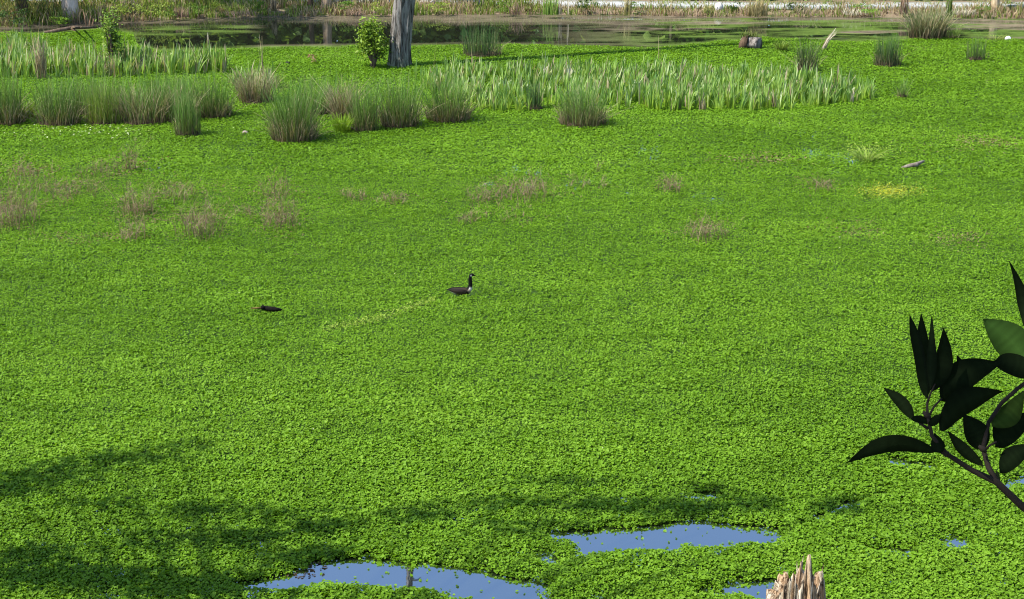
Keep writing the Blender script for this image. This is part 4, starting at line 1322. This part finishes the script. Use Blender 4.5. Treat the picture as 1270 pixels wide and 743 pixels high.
def near_tree():
    D = 2.2
    tb = np.array([2.3, 1.3, float(ground_h(np.array([2.3]), np.array([1.3]))[0])])
    o = thing('broadleaf_tree', tb, 'shaded dark tree branch with broad pointed leaves reaching in at the right', 'tree')
    mb = MB()
    tube(mb, [tb - [0, 0, .2], tb + [-.1, .05, 1.2], tb + [-.15, .1, 2.6], tb + [-.3, .1, 4.2], tb + [-.6, .2, 6]], [.16, .13, .11, .08, .03], 12, (1, 1, 1), .12)
    limbs = [((-3.2, 2.2, 14.6), 3.4), ((-1.4, .2, 14.2), 3.6), ((.4, 3.6, 14.8), 3.4), ((2.6, 3.4, 14.4), 3.8), ((-2.2, -.8, 14.4), 4.2)]
    ends = []
    for (e, zz) in limbs:
        b = tb + np.array([-.2, .1, zz]); e = np.array(e, float)
        tube(mb, [b, b + (e - b) * .35 + [0, 0, .3], b + (e - b) * .7 + [0, 0, .25], e], [.06, .045, .03, .012], 8, (1, 1, 1), .1)
        ends.append((b, e))
    mb.build('trunk', M_BARK_BROWN, o, smooth=True)
    # overhead crown that keeps the branch in shade
    n = 5200
    i = rng.integers(0, len(ends), n); t = rng.uniform(.15, 1.1, n)
    B = np.array([q[0] for q in ends]); E = np.array([q[1] for q in ends])
    pos = B[i] + (E[i] - B[i]) * t[:, None] + rng.normal(0, 1, (n, 3)) * np.array([.55, .55, .4])
    px, py = to_px(pos[:, 0], pos[:, 1], pos[:, 2])
    dep = pos[:, 1] * CT + (CAMH - pos[:, 2]) * ST
    # crown twigs hang no lower than head height of the viewer's outlook
    pos = pos[(pos[:, 2] > 12.6 + .05 * pos[:, 1])]
    n = len(pos)
    mb = MB()
    leafs(mb, pos, .15 * rng.uniform(.7, 1.3, n), .07, rng.normal(-.2, .5, n), lerp([.02, .05, .01], [.05, .10, .02], rng.random(n)))
    mb.build('crown', M_DARKLEAF, o)
    # the sprig in view
    def q(x, y, dd=0.): return PD(x, y, D + dd)
    mb = MB()
    start = tb + np.array([-.13, .08, 2.2])
    tube(mb, [start, (start + q(1330, 668)) / 2, q(1330, 668), q(1270, 630), q(1236, 598), q(1205, 583), q(1174, 563), q(1156, 541), q(1150, 515), q(1150, 498)],
         [.014, .009, .0065, .0058, .0052, .0042, .0036, .003, .0024, .0016], 8)
    tube(mb, [q(1238, 600), q(1226, 580, .01), q(1219, 556, .02), q(1226, 524, .03), q(1242, 500, .04), q(1262, 482, .05), q(1290, 462, .06)], [.0045, .004, .0035, .003, .003, .003, .0035], 8)
    tube(mb, [q(1151, 532), q(1140, 524), q(1132, 518)], [.0024, .0018, .0014], 6)
    tube(mb, [q(1150, 520), q(1158, 505), q(1168, 494)], [.002, .0017, .0014], 6)
    tube(mb, [q(1174, 565), q(1166, 560), q(1158, 558)], [.002, .0016, .0014], 6)
    tube(mb, [q(1150, 500), q(1154, 488), q(1160, 476)], [.0018, .0015, .001], 6)
    tube(mb, [q(1219, 560, .02), q(1228, 552, .02), q(1236, 548, .02)], [.002, .0016, .0014], 6)
    for (x, y) in [(1174, 563), (1237, 598), (1150, 515), (1219, 557)]:
        tube(mb, [q(x - 5, y - 4), q(x, y), q(x + 4, y + 4)], [.002, .005, .002], 8)
    mb.build('twig', M_TWIG, o, smooth=True)
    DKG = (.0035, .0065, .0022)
    LV = [  # base, tip, width, bend, roll, depth, colour
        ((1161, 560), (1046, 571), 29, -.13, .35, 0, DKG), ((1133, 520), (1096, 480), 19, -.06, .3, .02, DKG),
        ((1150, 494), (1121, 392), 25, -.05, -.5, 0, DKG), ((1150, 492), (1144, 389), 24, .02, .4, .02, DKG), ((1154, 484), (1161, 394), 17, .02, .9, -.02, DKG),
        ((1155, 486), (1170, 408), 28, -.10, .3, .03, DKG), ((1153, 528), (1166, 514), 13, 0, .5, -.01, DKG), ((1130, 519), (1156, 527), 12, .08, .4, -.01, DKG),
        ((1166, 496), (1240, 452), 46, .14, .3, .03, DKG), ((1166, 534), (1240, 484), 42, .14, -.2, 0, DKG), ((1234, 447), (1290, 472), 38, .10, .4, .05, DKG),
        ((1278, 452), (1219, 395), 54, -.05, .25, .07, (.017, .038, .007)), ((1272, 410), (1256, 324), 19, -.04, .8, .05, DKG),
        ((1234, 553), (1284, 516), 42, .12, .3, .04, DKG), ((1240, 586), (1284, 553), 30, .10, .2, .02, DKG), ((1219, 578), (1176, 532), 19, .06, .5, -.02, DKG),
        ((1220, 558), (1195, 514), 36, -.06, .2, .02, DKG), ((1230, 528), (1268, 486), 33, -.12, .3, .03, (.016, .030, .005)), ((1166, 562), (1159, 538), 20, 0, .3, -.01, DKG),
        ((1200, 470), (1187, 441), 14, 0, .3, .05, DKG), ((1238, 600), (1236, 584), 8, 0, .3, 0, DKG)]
    s = F0 / D
    for (b, t, w, bend, roll, dd, col) in LV:
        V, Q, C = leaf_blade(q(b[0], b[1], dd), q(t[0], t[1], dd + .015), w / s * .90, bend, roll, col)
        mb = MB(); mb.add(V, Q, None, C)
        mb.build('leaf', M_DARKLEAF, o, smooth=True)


near_tree()


# ---------------------------------------------------------------- tree on the near bank whose shade streaks the weed
def shade_tree():
    b = np.array([-11.0, 14.0, float(ground_h(np.array([-11.0]), np.array([14.0]))[0])])
    o = thing('shade_tree', b, 'spreading near-bank tree known by its dappled shade on the weed', 'tree')
    mb = MB()
    taper_trunk(mb, b, (.5, 1.2), 15., .38, .12, .3, 18, 30, .1, 23)
    lm = MB()
    # px, py, half width (px), half height (px), caster height, leaves
    spots = [(60, 592, 95, 16, 9.5, 420), (150, 572, 90, 8, 9.8, 300), (225, 556, 60, 4, 10.4, 110), (15, 610, 60, 10, 8.8, 220), (130, 625, 60, 5, 9.2, 90), (250, 632, 60, 7, 9.2, 140), (300, 668, 60, 9, 8.6, 260), (200, 672, 80, 7, 8.4, 140),
             (90, 716, 150, 14, 7.2, 620), (250, 728, 110, 12, 7.4, 420), (40, 690, 70, 8, 7.6, 160), (400, 655, 70, 8, 9.3, 180), (520, 640, 90, 9, 10.2, 170), (620, 625, 80, 9, 10.8, 170),
             (760, 628, 95, 10, 11.2, 300), (700, 600, 90, 6, 11.6, 110), (850, 632, 60, 8, 11.4, 240), (930, 625, 50, 7, 11.6, 160), (1045, 628, 48, 6, 11.8, 170), (650, 655, 80, 6, 10.2, 120), (380, 690, 60, 6, 8.4, 140), (330, 640, 80, 6, 9.3, 110), (870, 610, 40, 3, 11.8, 60)]
    top = b + np.array([.2, .5, 6.5])
    for (px, py, hw, hh, z, n) in spots:
        p = P(px, py, .06)
        t = (z - .06) / SUN[2]
        q = p + SUN * t
        s = scale_at(py)
        rx = hw / s * .6; ry = max(.25, hh / s * 1.5)
        n = int(n * (1.35 if py > 680 else .65))
        pos = q + rng.normal(0, 1, (n, 3)) * np.array([rx * .75, ry * .75, .18])
        leafs(lm, pos, .19 * rng.uniform(.7, 1.3, n), .11, rng.normal(0, .5, n), lerp([.03, .06, .012], [.07, .12, .025], rng.random(n)))
        m1 = top + (q - top) * .45 + np.array([0, 0, 1.2])
        tube(mb, [top + np.array([0, 0, (z - 8) * .6]), m1, top + (q - top) * .8 + np.array([0, 0, .5]), q], [.09, .05, .022, .008], 7, (1, 1, 1), .1)
    mb.build('trunk', M_BARK_BROWN, o, smooth=True)
    lm.build('crown', M_LEAF, o)


shade_tree()

# ---------------------------------------------------------------- light, sky, camera
w = bpy.data.worlds.new('World'); SC.world = w
w.use_nodes = True
nt = w.node_tree
bg = nt.nodes['Background']
sky = nt.nodes.new('ShaderNodeTexSky')
sky.sky_type = 'NISHITA'; sky.sun_disc = False
sky.sun_elevation = SUN_EL
sky.sun_rotation = math.atan2(SUN[0], SUN[1]) % (2 * math.pi)
sky.air_density = 1.0; sky.dust_density = .6; sky.ozone_density = 2.5
nt.links.new(sky.outputs[0], bg.inputs['Color'])
bg.inputs['Strength'].default_value = .14

sl = bpy.data.lights.new('sun', 'SUN'); sl.energy = 4.2; sl.angle = math.radians(.55); sl.color = (1, .95, .86)
so = bpy.data.objects.new('sun', sl); COL.objects.link(so)
so.rotation_euler = Vector(SUN).to_track_quat('Z', 'Y').to_euler()
so.location = (-20, -10, 40)

cam = bpy.data.cameras.new('camera')
cam.sensor_width = 36; cam.lens = 36 * F0 / W0
cam.clip_start = .05; cam.clip_end = 6000
co = bpy.data.objects.new('camera', cam); COL.objects.link(co)
co.location = (0, 0, CAMH); co.rotation_euler = (math.pi / 2 - TH, 0, 0)
SC.camera = co

SC.view_settings.view_transform = 'Standard'
SC.view_settings.look = 'None'
SC.view_settings.gamma = 1
SC.view_settings.exposure = 1.15
SC.render.engine = 'CYCLES'
SC.cycles.use_denoising = True
SC.cycles.max_bounces = 6
SC.cycles.transparent_max_bounces = 4
SC.cycles.filter_width = 1.1
